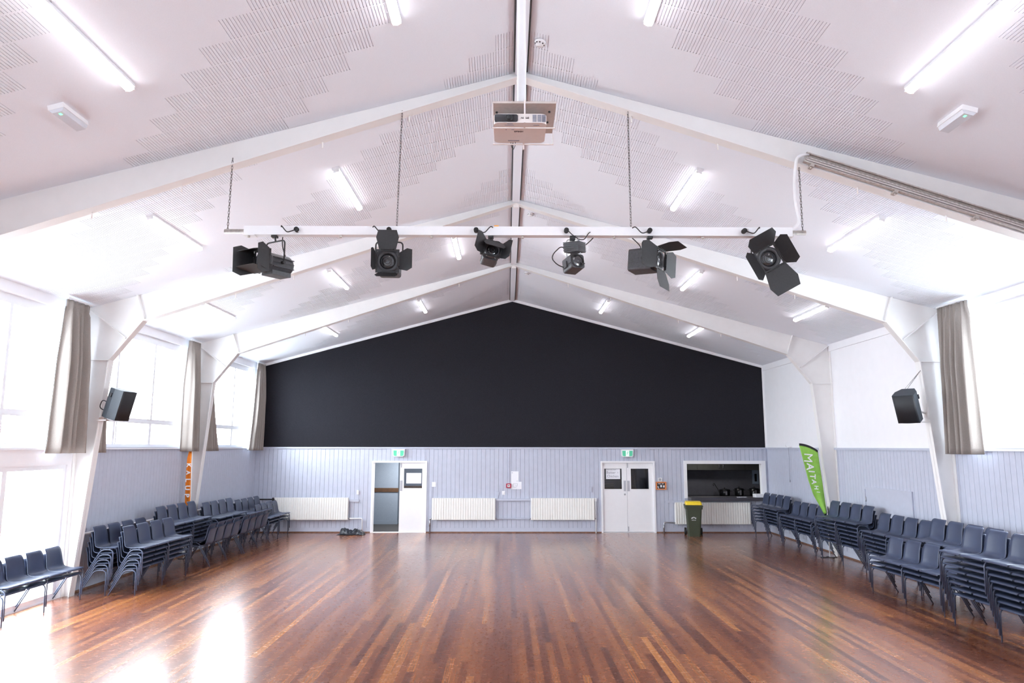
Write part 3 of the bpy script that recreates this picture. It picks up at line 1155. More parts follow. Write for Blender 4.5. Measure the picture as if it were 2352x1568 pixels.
# local: front at y=0, body to +y, width x -.155...157, z 0..0.055 ; bottom (facing down) is z=0
mb = MB()
mb.rbox((-.155, .0, .0), (.157, .285, .056), .035, axis=2, n=6)
mb.build('casing', 'projwhite', p)
MB().rbox((-.150, -.004, .004), (-.012, .012, .051), .012, axis=1).build('lens_panel', 'lensglass', p)
mb = MB()
mb.M = Matrix.Translation((-.062, -.002, .026)) @ Matrix.Rotation(PI / 2, 4, 'X')
mb.lathe([(.0, .004), (.012, .005), (.014, .012), (.019, .012), (.021, .0)], 20)
mb.build('lens', 'blackmetal', p)
mb = MB()
for k in range(9):
    for x0 in (.075, .104, .130):
        mb.box((x0, -.002, .006 + k * .005), (x0 + .022, .004, .0085 + k * .005))
mb.build('vent', 'greyink', p)
text('front_lettering', 'EPSON', .016, 'ink', p, Matrix.Translation((.030, -.002, .030)) @ Matrix.Rotation(PI, 4, 'Y') @ FRONT, .0005)
text('base_lettering', 'EPSON', .022, 'ink', p, Matrix.Translation((.000, .12, -.001)) @ Matrix.Rotation(PI, 4, 'X') @ Matrix.Rotation(0, 4, 'Z'), .0005)
mb = MB()
mb.box((-.075, .01, -.002), (-.043, .016, .0)).box((-.09, .03, -.002), (-.035, .034, 0)).box((-.085, .09, -.002), (-.078, .095, 0)).box((-.05, .09, -.002), (-.035, .095, 0))
mb.box((-.07, .245, -.001), (.0, .258, 0)).box((.08, .03, -.001), (.115, .036, 0))
mb.build('label', 'greyink', p)

# ------------------------------------------------------------------ wall speakers


def speaker(lab, loc, face, tilt, sg, chained):
    t = thing('wall_speaker', lab, 'loudspeaker', loc, group='wall loudspeakers on the posts')
    f = Vector((face[0], face[1], 0)).normalized()
    x = Vector((0, 0, 1)).cross(-f).normalized()
    rot = Matrix((x, -f, Vector((0, 0, 1)))).transposed().to_4x4()       # local -y is the front
    rot = rot @ Matrix.Rotation(R(tilt), 4, 'X')
    mb = MB()
    mb.M = rot
    plan = [(-.17, -.15), (.17, -.15), (.17, .02), (.10, .16), (-.10, .16), (-.17, .02)]
    mb.prism(plan, 2, -.25, .25)
    mb.build('cabinet', 'speakerbox', t)
    mb = MB()
    mb.M = rot
    mb.grid(lambda u, v: (-.165 + .33 * u, -.152 - .018 * math.sin(PI * u), -.245 + .49 * v), 10, 2, .004)
    mb.build('grille', 'grille', t)
    mb = MB()
    mb.M = rot
    mb.box((-.172, .05, .10), (-.12, .08, .17)).box((.12, .05, .10), (.172, .08, .17))
    mb.cyl((-.12, -.10, -.26), (-.12, -.10, -.25), .012, 10).cyl((.12, -.10, -.26), (.12, -.10, -.25), .012, 10)
    mb.build('handle', 'ink', t)
    mb = MB()
    pw = Vector((sg * (7.02 if sg > 0 else 7.02), 12.28, 0)) - Vector((loc[0], loc[1], 0))
    bk = rot @ Vector((0, .16, -.10))
    mb.tube([bk, (bk.x * .5 + pw.x * .5, bk.y * .5 + pw.y * .5, bk.z - .06), (pw.x, pw.y, -.12)], .018, 8)
    mb.box((pw.x - .02, pw.y - .06, -.22), (pw.x + .02, pw.y + .04, .05))
    mb.box((min(bk.x, pw.x), bk.y - .05, -.275), (max(bk.x, pw.x), bk.y + .05, -.255))
    mb.build('bracket', 'cream', t)
    bk2 = rot @ Vector((.03, .16, -.02))
    lp = bend([bk2, bk2 + (rot @ Vector((.02, .12, .03))), bk2 + (rot @ Vector((.02, .13, -.12))), bk2 + (rot @ Vector((0, 0, -.14)))], .06, 5)
    MB().tube(lp, .008, 7).build('cable', 'rubber', t)
    if chained:
        top = rot @ Vector((.05, .14, .25))
        mb = MB()
        for k in range(24):
            for off in (0, .04):
                a = Vector((top.x + off, top.y, top.z)).lerp(Vector((pw.x - sg * .07, pw.y - .05, .62)), (k + .5) / 24)
                mb.box(a - Vector((.004, .004, .009)), a + Vector((.004, .004, .004)))
        mb.build('safety_chain', 'chain', t)
    return t


M['speakerbox'] = mat('charcoal_speaker_paint', (.030, .036, .046), .6, noise=.15, nscale=120, bump=.15)
M['grille'] = mat('black_speaker_grille', (.010, .011, .014), .6, noise=.3, nscale=200, bump=.2)
speaker('wall loudspeaker on the left post, seen from its side', (-6.68, 12.14, 3.13), (.985, -.17), 15, -1, False)
speaker('wall loudspeaker on the right post, black grille facing the viewer', (6.62, 12.10, 3.12), (-.74, -.67), 25, 1, True)

# ------------------------------------------------------------------ curtains


def curtain(lab, sg, ytop, ybot, x, lining_side, folds, seed):
    """gathered pleats; ytop/ybot give the extent along the wall at top and bottom"""
    t = thing('curtain', lab, 'curtain', (sg * x, (ytop[0] + ytop[1]) / 2, 4.78), group='taupe curtains beside the windows')
    rnd = random.Random(seed)
    ph = [rnd.uniform(0, 6.28) for _ in range(4)]
    y00 = (ytop[0] + ytop[1]) / 2

    def fn(u, v, off=0.):
        z = -2.46 * v
        e = v ** 1.6
        a = ytop[0] + (ybot[0] - ytop[0]) * e
        b = ytop[1] + (ybot[1] - ytop[1]) * e
        uu = u + .012 * math.sin(9 * u + ph[0] + 2 * v)
        amp = (.034 + .050 * min(1, v * 2.5))
        ang = 2 * PI * folds * (uu + .03 * math.sin(5 * uu + ph[2])) + ph[1]
        fold = math.sin(ang) + .35 * math.sin(2 * ang + ph[2] + v) + .25 * math.sin(.5 * ang + ph[3])
        if v < .05:
            fold = fold * .5 + .5 * math.sin(2.5 * ang)
        return (-sg * (amp * fold) + off, a + (b - a) * (u + .25 / (folds * 6.28) * math.cos(ang)) - y00, z)
    n = int(folds * 12)
    MB().grid(fn, n, 24, .003 * sg).build('cloth', 'curtain', t)
    MB().grid(lambda u, v: fn(u, v * .995, sg * .012), n, 24, .002 * sg).build('lining', 'lining', t)
    ys = sorted(ytop)
    MB().box((-.02, ys[0] - y00 - .02, .005), (.02, ys[1] - y00 + .02, .03)).build('track', 'plastic', t)
    return t


curtain('taupe curtain at the near left window, left of the post with a loudspeaker', -1, (11.42, 12.06), (11.34, 12.20), 7.23, 1, 4, 1)
curtain('taupe curtain hanging just behind the left loudspeaker', -1, (12.45, 12.75), (12.42, 13.0), 7.27, 1, 3, 2)
curtain('taupe curtain on the second left window, beside the orange flag', -1, (16.02, 16.52), (16.05, 16.66), 7.25, 1, 4, 3)
curtain('taupe curtain mostly hidden behind the far left post', -1, (16.85, 17.2), (16.85, 17.75), 7.27, 1, 4, 4)
curtain('taupe curtain in the far left corner beside the black wall', -1, (20.42, 21.00), (20.05, 21.03), 7.25, 1, 5, 5)
curtain('taupe curtain with white lining at the right window', 1, (11.30, 12.06), (11.28, 12.17), 7.23, -1, 5, 6)

# ------------------------------------------------------------------ stacking benches (four linked seats each)
PROF = [(.012, .408, .205, 0), (.010, .428, .213, 0), (-.012, .437, .219, .0), (-.07, .436, .221, .002), (-.14, .428, .222, .006), (-.21, .421, .222, .012), (-.27, .419, .220, .018),
        (-.315, .428, .217, .024), (-.343, .452, .213, .028), (-.358, .49, .208, .030), (-.366, .54, .203, .028), (-.372, .60, .198, .024), (-.379, .66, .194, .018),
        (-.388, .71, .190, .012), (-.398, .738, .184, .007), (-.409, .756, .174, .004), (-.420, .763, .158, .002)]


def shell(u, v):
    k = u * (len(PROF) - 1)
    i = min(int(k), len(PROF) - 2)
    f = k - i
    y, z, w, c = [a + (b - a) * f for a, b in zip(PROF[i], PROF[i + 1])]
    a, b = PROF[max(i - 1, 0)], PROF[min(i + 2, len(PROF) - 1)]
    ty, tz = b[0] - a[0], b[1] - a[1]
    l = math.hypot(ty, tz)
    ny, nz = tz / l, -ty / l            # towards the sitter
    s = 2 * v - 1
    d = c * abs(s) ** 2.2 - (.007 * max(0, abs(s) - .86) / .14 if u < .35 else 0)
    return (s * w, y + ny * d, z + nz * d)


def make_bench():
    t = thing('stacking_bench', '', 'bench', group='linked four seat stacking benches')
    mb = MB().grid(shell, 16, 10, .005)
    sh = mb.build('seat_shell', 'navy', t)
    sh.location.x = -.6825
    for k in (1, 2, 3):
        c = sh.copy()
        COL.objects.link(c)
        c.parent = t
        c.location.x = -.6825 + .455 * k
    pts = bend([(0, 0, 0), (0, -.012, .400), (0, -.205, .402), (0, -.445, 0)], .07, 5)
    lg = MB().tube(pts, .0098, 8).build('leg_frame', 'navymetal', t)
    lg.location.x = -.905
    for x in (0, .905):
        c = lg.copy()
        COL.objects.link(c)
        c.parent = t
        c.location.x = x
    ra = MB().tube([(-.905, 0, 0), (.905, 0, 0)], .009, 8).build('rail', 'navymetal', t)
    ra.location = (0, -.075, .408)
    c = ra.copy()
    COL.objects.link(c)
    c.parent = t
    c.location = (0, -.225, .401)
    return t


ORD = {1: 'bottom', 2: 'second', 3: 'third', 4: 'fourth', 5: 'fifth', 6: 'sixth', 7: 'seventh'}
NUM = {2: 'two', 3: 'three', 5: 'five', 6: 'six', 7: 'seven', 8: 'eight'}
# (front-foot line x, centre y, facing: +1 = towards +x, -1 = towards -x, extra yaw deg, count, where)
STACKS = [(-6.985, 11.12, 1, 0, 2, 'by the glazed doors at left edge'),
          (-6.76, 13.25, 1, 0, 5, 'against left wall past the near post'),
          (-6.255, 13.25, 1, 1.0, 5, 'in left front row, pale legs showing'),
          (-6.70, 15.185, 1, 0, 7, 'against left wall before the orange flag'),
          (-6.675, 17.32, 1, 0, 6, 'against left wall past the far post'),
          (-6.65, 19.26, 1, 0, 5, 'against left wall nearest the far corner'),
          (-6.635, 16.07, -1, 0, 2, 'with backs to the room, nearer pair'),
          (-6.605, 17.93, -1, 0, 2, 'with backs to the room, farther pair'),
          (-6.315, 19.91, 1, 0, 3, 'before the far left radiator'),
          (6.77, 19.49, -1, 1.5, 6, 'against right wall beside the serving hatch'),
          (6.79, 17.54, -1, 1.0, 5, 'against right wall under the green flag'),
          (6.835, 15.38, -1, 2.2, 7, 'against right wall by the far post'),
          (6.82, 13.36, -1, 0, 6, 'against right wall under the wall hatch'),
          (6.115, 11.70, -1, 4.0, 3, 'in right front row, low stack'),
          (6.70, 11.39, -1, 0, 7, 'against right wall behind the tallest stack'),
          (6.10, 9.47, -1, 2.0, 8, 'in the tallest stack, nearest the right window')]
first = make_bench()
used = False
for (x, y, face, yaw, n, where) in STACKS:
    rz = (-PI / 2 if face > 0 else PI / 2) + R(yaw) * (1 if face < 0 else -1)
    fwd = Vector((-math.sin(rz), math.cos(rz), 0))
    for k in range(n):
        o = copy_tree(first) if used else first
        used = True
        o.location = Vector((x, y, .0)) + fwd * (.022 * k) + Vector((0, 0, .083 * k))
        o.rotation_euler = (0, 0, rz)
        if k == n - 1:
            lab = 'topmost of %s stacked navy four-seat benches %s' % (NUM[n], where)
        elif k == 0:
            lab = 'bottom of %s stacked navy four-seat benches %s' % (NUM[n], where)
        else:
            lab = '%s from bottom of %s stacked navy benches %s' % (ORD[k + 1], NUM[n], where)
        o['label'] = lab

# ------------------------------------------------------------------ flags


t = thing('feather_flag', 'lime green feather flag with white lettering leaning at the right post', 'flag', (7.0, 16.455, 0), group='feather flags beside the posts')
# the top edge is an arch, so build the cloth column by column instead
top = lambda v: 2.47 - .155 * v ** 1.9
lef = [(0, 6.490), (.25, 6.575), (.5, 6.655), (.72, 6.755), (.9, 6.905), (1, 6.975)]
rig = [(0, 6.905), (1, 7.03)]


def ev(tab, s):
    for (a, b), (c, d) in zip(tab, tab[1:]):
        if s <= c:
            return b + (d - b) * (s - a) / (c - a)
    return tab[-1][1]


def gfn(u, v):
    l, r = ev(lef, u), ev(rig, u)
    z = top(v) * (1 - u) + (.935 + .05 * v) * u
    return (l + (r - l) * v - 7.0, .020 * math.sin(PI * v * 1.7 + 1.5 * u) * (.25 + u), z)


MB().grid(gfn, 26, 14, .0015).build('banner', 'green', t)
MB().grid(lambda u, v: (gfn(0, v)[0], gfn(0, v)[1] - .004, top(v) + .045 - .05 * u), 3, 14, .004).build('hem_sleeve', 'ink', t)
MB().tube([(.045, .012, .0), (.045, .012, .95), (-.07, .012, 2.33), (-.085, .012, 2.36)], .012, 8).build('pole', 'plastic', t)
MB().box((-.16, -.01, .0), (.2, .03, .012)).box((.03, -.16, .0), (.06, .16, .012)).build('base', 'greymetal', t)
for ch, z, xx, cap in (('M', 2.19, 6.66, .20), ('A', 1.992, 6.695, .16), ('I', 1.885, 6.722, .135), ('T', 1.775, 6.742, .125), ('A', 1.655, 6.765, .105), ('H', 1.53, 6.81, .090), ('I', 1.43, 6.85, .075)):
    text('lettering', ch, cap / .72, 'flagwhite', t, Matrix.Translation((xx - 7.0, -.032, z)) @ FRONT @ Matrix.Rotation(-PI / 2 - R(5), 4, 'Z'), .001, bold=0. if ch == 'M' else cap * .035)

t = thing('feather_flag', 'narrow orange feather flag with white lettering before the left post', 'flag', (-7.2, 16.25, 0), group='feather flags beside the posts')
ol = [(0, -7.195), (.08, -7.235), (.18, -7.272), (.45, -7.278), (.8, -7.262), (1, -7.25)]
orr = [(0, -7.178), (.08, -7.172), (.3, -7.165), (1, -7.120)]


def ofn(u, v):
    l, r = ev(ol, u), ev(orr, u)
    return (l + (r - l) * v + 7.2, .018 * math.sin(PI * v * 1.5 + u), 2.46 - 1.62 * u)


MB().grid(ofn, 30, 8, .0015).build('banner', 'orange', t)
MB().tube([(.075, .01, 0), (.06, .01, 1.2), (.025, .01, 2.43)], .010, 8).build('pole', 'plastic', t)
MB().box((-.12, -.02, 0), (.18, .03, .012)).build('base', 'greymetal', t)
for i, ch in enumerate('KALUP'):
    z = 2.02 - .165 * i
    text('lettering', ch, .15 if i > 1 else .12, 'flagwhite', t, Matrix.Translation((-.015, -.03, z)) @ FRONT @ Matrix.Rotation(-PI / 2, 4, 'Z'), .001, bold=.005)

# ------------------------------------------------------------------ doors and openings in the back wall


def door_frame(n, d, label):
    r = sempty('door_%d' % n, label)
    x0, x1, h = d
    mb = MB()
    mb.box((x0 - .02, D - .025, 0), (x0 + .03, D + .15, h + .02)).box((x1 - .03, D - .025, 0), (x1 + .02, D + .15, h + .02)).box((x0 - .02, D - .025, h - .03), (x1 + .02, D + .15, h + .02))
    mb.build('frame', 'trimwhite', r)
    MB().box((x0, D - .01, 0), (x1, D + .15, .008)).build('threshold', 'trimwhite', r)
    return r


def leaf(root, x0, x1, gx, gz, plate_x, bolt=None):
    """flush door leaf with a square vision panel; in the hall plane"""
    y0, y1 = D + .03, D + .07
    mb = MB()
    z0, z1 = .02, 1.965
    mb.box((x0, y0, z0), (gx[0], y1, z1)).box((gx[1], y0, z0), (x1, y1, z1)).box((gx[0], y0, z0), (gx[1], y1, gz[0])).box((gx[0], y0, gz[1]), (gx[1], y1, z1))
    mb.box((gx[0] - .015, y0 - .008, gz[0] - .018), (gx[1] + .015, y0, gz[0]))
    o = mb.build('leaf', 'trimwhite', root)
    MB().box((gx[0], y0 + .017, gz[0]), (gx[1], y0 + .022, gz[1])).build('vision_glass', 'doorglass', o)
    MB().box((plate_x[0], y0 - .004, 1.165), (plate_x[1], y0, 1.46)).build('push_plate', 'steel', o)
    if bolt:
        for bx, bz0, bz1 in bolt:
            MB().box((bx - .012, y0 - .012, bz0), (bx + .012, y0, bz1)).build('bolt', 'steel', o)
    return o


d1 = door_frame(1, DOOR1, 'double door at left, its left half standing open onto a corridor')
leaf(d1, -3.245, -2.512, (-3.125, -2.60), (1.243, 1.80), (-3.235, -3.165), [(-3.215, 1.83, 1.965)])
# left leaf folded back into the corridor
mb = MB().box((-4.74, D + .16, .02), (-4.0, D + .20, 1.965))
lf = mb.build('leaf', 'trimwhite', d1)
d2 = door_frame(2, DOOR2, 'closed white double door with two glazed panels')
lo = leaf(d2, 2.612, 3.318, (2.669, 3.174), (1.224, 1.804), (3.226, 3.29))
leaf(d2, 3.324, 4.078, (3.438, 3.953), (1.224, 1.804), (3.33, 3.398), [(3.345, 1.83, 1.965), (3.34, .04, .17)])
MB().box((2.614, D + .027, .03), (3.316, D + .03, .255)).box((3.326, D + .027, .03), (4.076, D + .03, .255)).build('kick_plate', 'trimwhite', d2)
mb = MB()
mb.M = Matrix.Translation((3.255, D + .03, 1.075)) @ Matrix.Rotation(PI / 2, 4, 'X')
mb.lathe([(0, .018), (.018, .016), (.026, .006), (.027, 0)], 16)
mb.build('lock', 'steel', lo)

# notices
n1 = tag(MB().box((-3.058, D + .042, 1.378), (-2.627, D + .0455, 1.675)).build('paper_notice', 'paper'), 'blank white paper taped in the left door glass', 'notice')
n2 = thing('paper_notice', 'handwritten white notice taped in the right door glass', 'notice', (2.925, D + .043, 1.65))
MB().box((-.205, 0, -.143), (.205, .003, .143)).build('sheet', 'paper', n2)
text('handwriting', 'Butter', .105, 'greyink', n2, Matrix.Translation((-.06, -.001, .042)) @ FRONT, .0005)
text('handwriting', 'Chicken', .10, 'greyink', n2, Matrix.Translation((-.01, -.001, -.065)) @ FRONT, .0005)
text('handwriting', '1/', .06, 'greyink', n2, Matrix.Translation((.14, -.001, .04)) @ FRONT, .0005)
text('heading', 'Today to eat is fresh', .034, 'ink', n2, Matrix.Translation((-.06, -.001, .122)) @ FRONT, .0005)

# exit signs
for x, lab in ((-3.28, 'green running-man exit sign above the open left door'), (3.335, 'green running-man exit sign above the closed right door')):
    t = thing('exit_sign', lab, 'exit sign', (x, D - .035, 2.25), group='exit signs over the doors')
    MB().prism([(-.175, .107), (.175, .107), (.165, -.085), (.11, -.107), (-.11, -.107), (-.165, -.085)], 1, -.055, .032).build('housing', 'plastic', t)
    MB().prism([(-.15, .068), (.15, .068), (.143, -.072), (.10, -.088), (-.10, -.088), (-.143, -.072)], 1, -.060, -.054).build('panel', 'exitgreen', t)
    MB().box((-.048, -.064, -.085), (.048, -.059, .068)).build('pictogram_panel', 'exitwhite', t)
    mb = MB()
    mb.cyl((.012, -.067, .038), (.012, -.063, .038), .012, 12)
    for a, b, w in (((.004, .022), (-.008, -.014), .011), ((-.008, -.014), (.012, -.035), .006), ((.012, -.035), (.008, -.062), .006), ((-.008, -.014), (-.022, -.040), .006), ((-.022, -.040), (-.036, -.046), .005),
                    ((.004, .022), (.026, .004), .005), ((.026, .004), (.034, .012), .004), ((.002, .020), (-.020, .012), .005), ((-.020, .012), (-.026, -.004), .004)):
        p, q = Vector((a[0], 0, a[1])), Vector((b[0], 0, b[1]))
        dd = (q - p).normalized()
        nn = Vector((-dd.z, 0, dd.x)) * w * .6
        mb.prism([((p + nn).x, (p + nn).z), ((q + nn).x, (q + nn).z), ((q - nn).x, (q - nn).z), ((p - nn).x, (p - nn).z)], 1, -.067, -.063)
    mb.build('running_man', 'exitgreen', t)

# serving hatch
hs = sempty('window_20', 'white framed serving hatch opening into a dark kitchen')
mb = MB()
mb.box((4.965, D - .03, .97), (5.055, D + .15, 2.035)).box((7.215, D - .03, .97), (7.345, D + .15, 2.035)).box((4.965, D - .03, 1.945), (7.345, D + .15, 2.035))
mb.build('frame', 'trimwhite', hs)
ctp = MB().prism([(5.10, D - .24), (7.38, D - .24), (7.38, D + .35), (5.06, D + .35), (5.06, D - .20)], 2, .905, 1.005)
tag(ctp.build('serving_counter', 'laminate'), 'charcoal laminate counter ledge under the serving hatch', 'counter')
t = thing('white_tray', 'white plastic tray at the right end of the serving counter', 'tray', (7.13, D - .04, 1.005))
MB().rbox((-.16, -.14, 0), (.16, .14, .035), .02).rbox((-.165, -.145, .035), (.165, .145, .042), .02).build('lower_tray', 'plastic', t)
MB().rbox((-.165, -.14, .045), (.155, .13, .09), .02).build('upper_tray', 'plastic', t)
tag(MB().box((6.46, D - .17, 1.005), (6.72, D - .02, 1.008)).build('paper_sheet', 'paper'), 'loose paper sheet lying on the serving counter', 'paper')

# rooms beyond the doors
cor = MB()
cor.box((-5.2, D + 2.25, 0), (-3.62, D + 2.35, 2.6)).box((-3.66, D + 2.25, 0), (-3.62, D + 3.6, 2.6)).box((-3.62, D + 3.5, 0), (-1.6, D + 3.6, 2.6))
cor.box((-5.3, D + .15, 0), (-5.2, D + 2.35, 2.6)).box((-1.7, D + .15, 0), (-1.6, D + 3.6, 2.6)).box((-5.3, D + .15, 2.5), (-1.6, D + 3.6, 2.6))
struct(cor.build('wall_corridor', 'corridor'), 'blue-grey corridor walls beyond the open door')
struct(MB().box((-5.3, D + .15, -.05), (-1.6, D + 3.6, 0)).build('floor_corridor', 'carpet'), 'dark corridor carpet')
struct(MB().box((-5.2, D + 2.225, 1.00), (-3.60, D + 2.25, 1.125)).box((-3.62, D + 3.475, 1.0), (-1.7, D + 3.5, 1.125)).build('trim_6', 'brownrail'), 'brown rail along the corridor wall')
struct(MB().box((-5.2, D + 2.235, 0), (-3.61, D + 2.25, .10)).build('baseboard_corridor', 'corridor'), 'corridor skirting')

foy = MB()
foy.box((1.5, D + 1.6, 0), (4.2, D + 1.7, 2.6)).box((1.4, D + .15, 0), (1.5, D + 1.7, 2.6)).box((4.15, D + .15, 0), (4.25, D + 1.7, 2.6)).box((1.4, D + .15, 2.5), (4.25, D + 1.7, 2.6)).box((1.4, D + .15, -.05), (4.25, D + 1.7, 0))
struct(foy.build('wall_foyer', 'darkroom'), 'unlit room behind the closed double door')
tag(MB().box((1.6, D + 1.1, .0), (3.1, D + 1.55, 1.25)).box((1.6, D + 1.05, 1.28), (3.1, D + 1.5, 1.31)).box((1.6, D + 1.05, 1.42), (3.1, D + 1.5, 1.45)).build('shelf_unit', 'cupboard'), 'dark shelf unit seen through the left glass of the closed door', 'shelf')
dc = MB().grid(lambda u, v: (3.25 + .5 * u, D + .9 + .03 * math.sin(26 * u), .1 + 2.2 * v), 24, 2, .004)
tag(dc.build('drape', 'brownrail'), 'brownish drape seen through the right glass of the closed door', 'drape')

kit = MB()
kit.box((4.3, D + 2.55, 0), (9.2, D + 2.65, 2.7)).box((4.25, D + .15, 0), (4.35, D + 2.65, 2.7)).box((9.1, D + .15, 0), (9.2, D + 2.65, 2.7)).box((4.25, D + .15, 2.6), (9.2, D + 2.65, 2.7)).box((4.25, D + .15, -.05), (9.2, D + 2.65, 0))
kit.box((W + .15, D + .1, 0), (9.2, D + .15, 2.7))
struct(kit.build('wall_kitchen', 'darkroom'), 'unlit kitchen behind the serving hatch')
t = thing('kitchen_bench', 'dark kitchen worktop along the rear kitchen wall', 'kitchen bench', (6.7, D + 2.2, 0))
MB().box((-2.3, -.28, .0), (2.3, .34, .86)).build('cabinet', 'cupboard', t)
MB().box((-2.3, -.32, .86), (2.3, .34, .90)).build('worktop', 'cooker', t)
t = thing('wall_cupboard', 'row of dark wall cupboards at the top of the hatch view', 'cupboard', (6.7, D + 2.36, 1.70))
MB().box((-2.3, -.16, .02), (2.3, .18, .70)).build('carcass', 'cupboard', t)
for k in range(6):
    x0 = -2.3 + k * .7667
    dd = MB().box((x0 + .006, -.18, .0), (x0 + .76, -.16, .70)).build('door', 'cupboard', t)
    hx = x0 + (.70 if k % 2 == 0 else .065)
    MB().tube(bend([(hx, -.18, .07), (hx, -.205, .07), (hx, -.205, .16), (hx, -.18, .16)], .02, 3), .007, 7).build('handle', 'steel', dd)
for x, r, hh, lab in ((6.76, .165, .17, 'wide black slow cooker, left of the three in the kitchen'), (7.22, .14, .20, 'upright black slow cooker, middle of the three in the kitchen'),
                      (7.70, .145, .20, 'black slow cooker nearest the hatch right side')):
    t = thing('slow_cooker', lab, 'slow cooker', (x, D + 2.1, .90), group='slow cookers on the kitchen worktop')
    MB().lathe([(0, 0), (r * .85, 0), (r * .95, .03), (r, hh), (r * .96, hh + .005), (0, hh + .005)], 24).build('pot', 'cooker', t)
    MB().lathe([(r * 1.05, hh + .004), (r * 1.05, hh + .016), (r * .9, hh + .03), (r * .3, hh + .05), (0, hh + .052)], 24).build('lid', 'cooker', t)
    MB().lathe([(.008, hh + .05), (.010, hh + .065), (.022, hh + .072), (.022, hh + .085), (0, hh + .088)], 12).build('knob', 'rubber', t)
    MB().box((-.022, -r * 1.02, .03), (.03, -r * .93, hh - .02)).build('control_panel', 'steel', t)
    mb = MB()
    for s in (-1, 1):
        mb.box((s * r * .95, -.04, hh - .03), (s * (r + .04), .04, hh - .01))
    mb.build('handle', 'rubber', t)
t = thing('tap', 'dark gooseneck tap behind the left slow cooker', 'tap', (6.55, D + 2.38, .90))
MB().tube(bend([(.14, 0, 0), (.10, -.02, .14), (-.06, -.08, .38), (-.10, -.10, .36), (-.09, -.10, .30)], .05, 5), .012, 8).build('spout', 'blackmetal', t)
MB().cyl((.14, 0, 0), (.14, 0, .05), .025, 12).build('base', 'blackmetal', t)
t = thing('wall_switch', 'small wall box on the right kitchen side', 'wall box', (7.90, D + 2.53, 1.45))
MB().box((-.10, -.03, -.20), (.10, .02, .35)).build('panel', 'corridor', t)
MB().box((-.035, -.04, -.12), (.035, -.03, .12)).build('cover', 'cooker', t)

# ------------------------------------------------------------------ radiators and pipes on the back wall


def radiator(lab, x0, x1, z0, z1):
    t = thing('radiator', lab, 'radiator', ((x0 + x1) / 2, D - .075, z0), group='cream panel radiators under the back wall panelling')
    w, h = (x1 - x0) / 2, z1 - z0
    mb = MB()
    n = int((x1 - x0) / .068)
    p = 2 * w / n
    prof = []
    for k in range(n):
        a = -w + k * p
        prof += [(a, -.02), (a + p * .22, -.032), (a + p * .78, -.032), (a + p, -.02)]
    ring = prof + [(w, .015), (-w, .015)]
    mb.prism(ring, 2, .012, h - .012)
    mb.box((-w, -.026, 0), (w, .015, .013)).box((-w, -.026, h - .013), (w, .015, h))
    mb.build('panel', 'radiator', t)
    MB().box((-w, .02, .03), (w, .05, h - .04)).build('rear_panel', 'radiator', t)
    MB().box((-w * .7, .045, .1), (-w * .65, .075, h - .1)).box((w * .65, .045, .1), (w * .7, .075, h - .1)).build('bracket', 'galv', t)
    for s in (-1, 1):
        MB().cyl((s * w, .0, .04), (s * (w + .035), .0, .04), .014, 10).build('valve', 'steel', t)
    return t


radiator('cream radiator behind the far left bench stack', -6.79, -4.68, .362, .983)
radiator('cream radiator right of the open left door', -2.293, -.478, .364, .974)
radiator('cream radiator left of the closed right door', .536, 2.36, .364, .975)
radiator('cream radiator behind the green wheelie bin under the hatch', 4.66, 6.83, .246, .857)

mb = MB()
mb.box((-.478, D - .055, .895), (.536, D, .955)).box((-.44, D - .06, .385), (.50, D - .03, .415))
tag(mb.build('pipe_cover', 'dado'), 'lavender pipe rails linking the two centre radiators', 'pipe')
t = tag(MB().tube([(2.395, D - .06, .98), (2.395, D - .06, .0)], .017, 8).box((2.37, D - .075, .88), (2.42, D - .045, .97)).build('heating_pipe', 'trimwhite'), 'white vertical pipe at the radiator beside the closed door', 'pipe')
tag(MB().tube(bend([(-4.68, D - .06, .40), (-4.28, D - .06, .40), (-4.27, D - .06, .0)], .03, 3), .016, 8).build('heating_pipe', 'trimwhite'), 'white pipe elbow left of the open door', 'pipe')
tag(MB().box((-4.66, D - .04, .86), (-4.39, D, .93)).build('pipe_cover', 'dado'), 'lavender pipe cover at the right end of the far left radiator', 'pipe')
tag(MB().tube(bend([(-2.30, D - .07, .40), (-2.345, D - .06, .40), (-2.345, D - .06, .0)], .03, 3), .018, 8).cyl((-2.345, D - .06, .18), (-2.345, D - .06, .38), .024, 12).build('heating_pipe', 'steel'), 'pipe with grey sleeve right of the open door frame', 'pipe')
tag(MB().tube(bend([(4.68, D - .07, .285), (4.345, D - .06, .30), (4.335, D - .06, .0)], .03, 3), .018, 8).cyl((4.335, D - .06, .09), (4.335, D - .06, .22), .024, 12).build('heating_pipe', 'steel'), 'pipe with grey sleeve between closed door and wheelie bin', 'pipe')
tag(MB().box((4.40, D - .035, .84), (5.05, D, .895)).build('pipe_cover', 'dado'), 'lavender rail left of the serving hatch above the radiator', 'pipe')
tag(MB().tube([(-7.35, D - .06, .93), (-6.80, D - .06, .93)], .02, 8).cyl((-6.84, D - .07, .86), (-6.84, D - .07, .98), .022, 10).build('heating_pipe', 'blackmetal'), 'dark pipe stub at the left end of the far left radiator', 'pipe')
# side-wall pipes
tag(MB().tube([(-W + .06, 12.5, .955), (-W + .06, D - .1, .955)], .022, 8).build('heating_pipe', 'trimwhite'), 'white horizontal pipe along the left wall panelling', 'pipe')
tag(MB().tube([(W - .05, 17.0, .945), (W - .05, D - .1, .945)], .022, 8).build('heating_pipe', 'trimwhite'), 'white horizontal pipe along the right wall panelling', 'pipe')

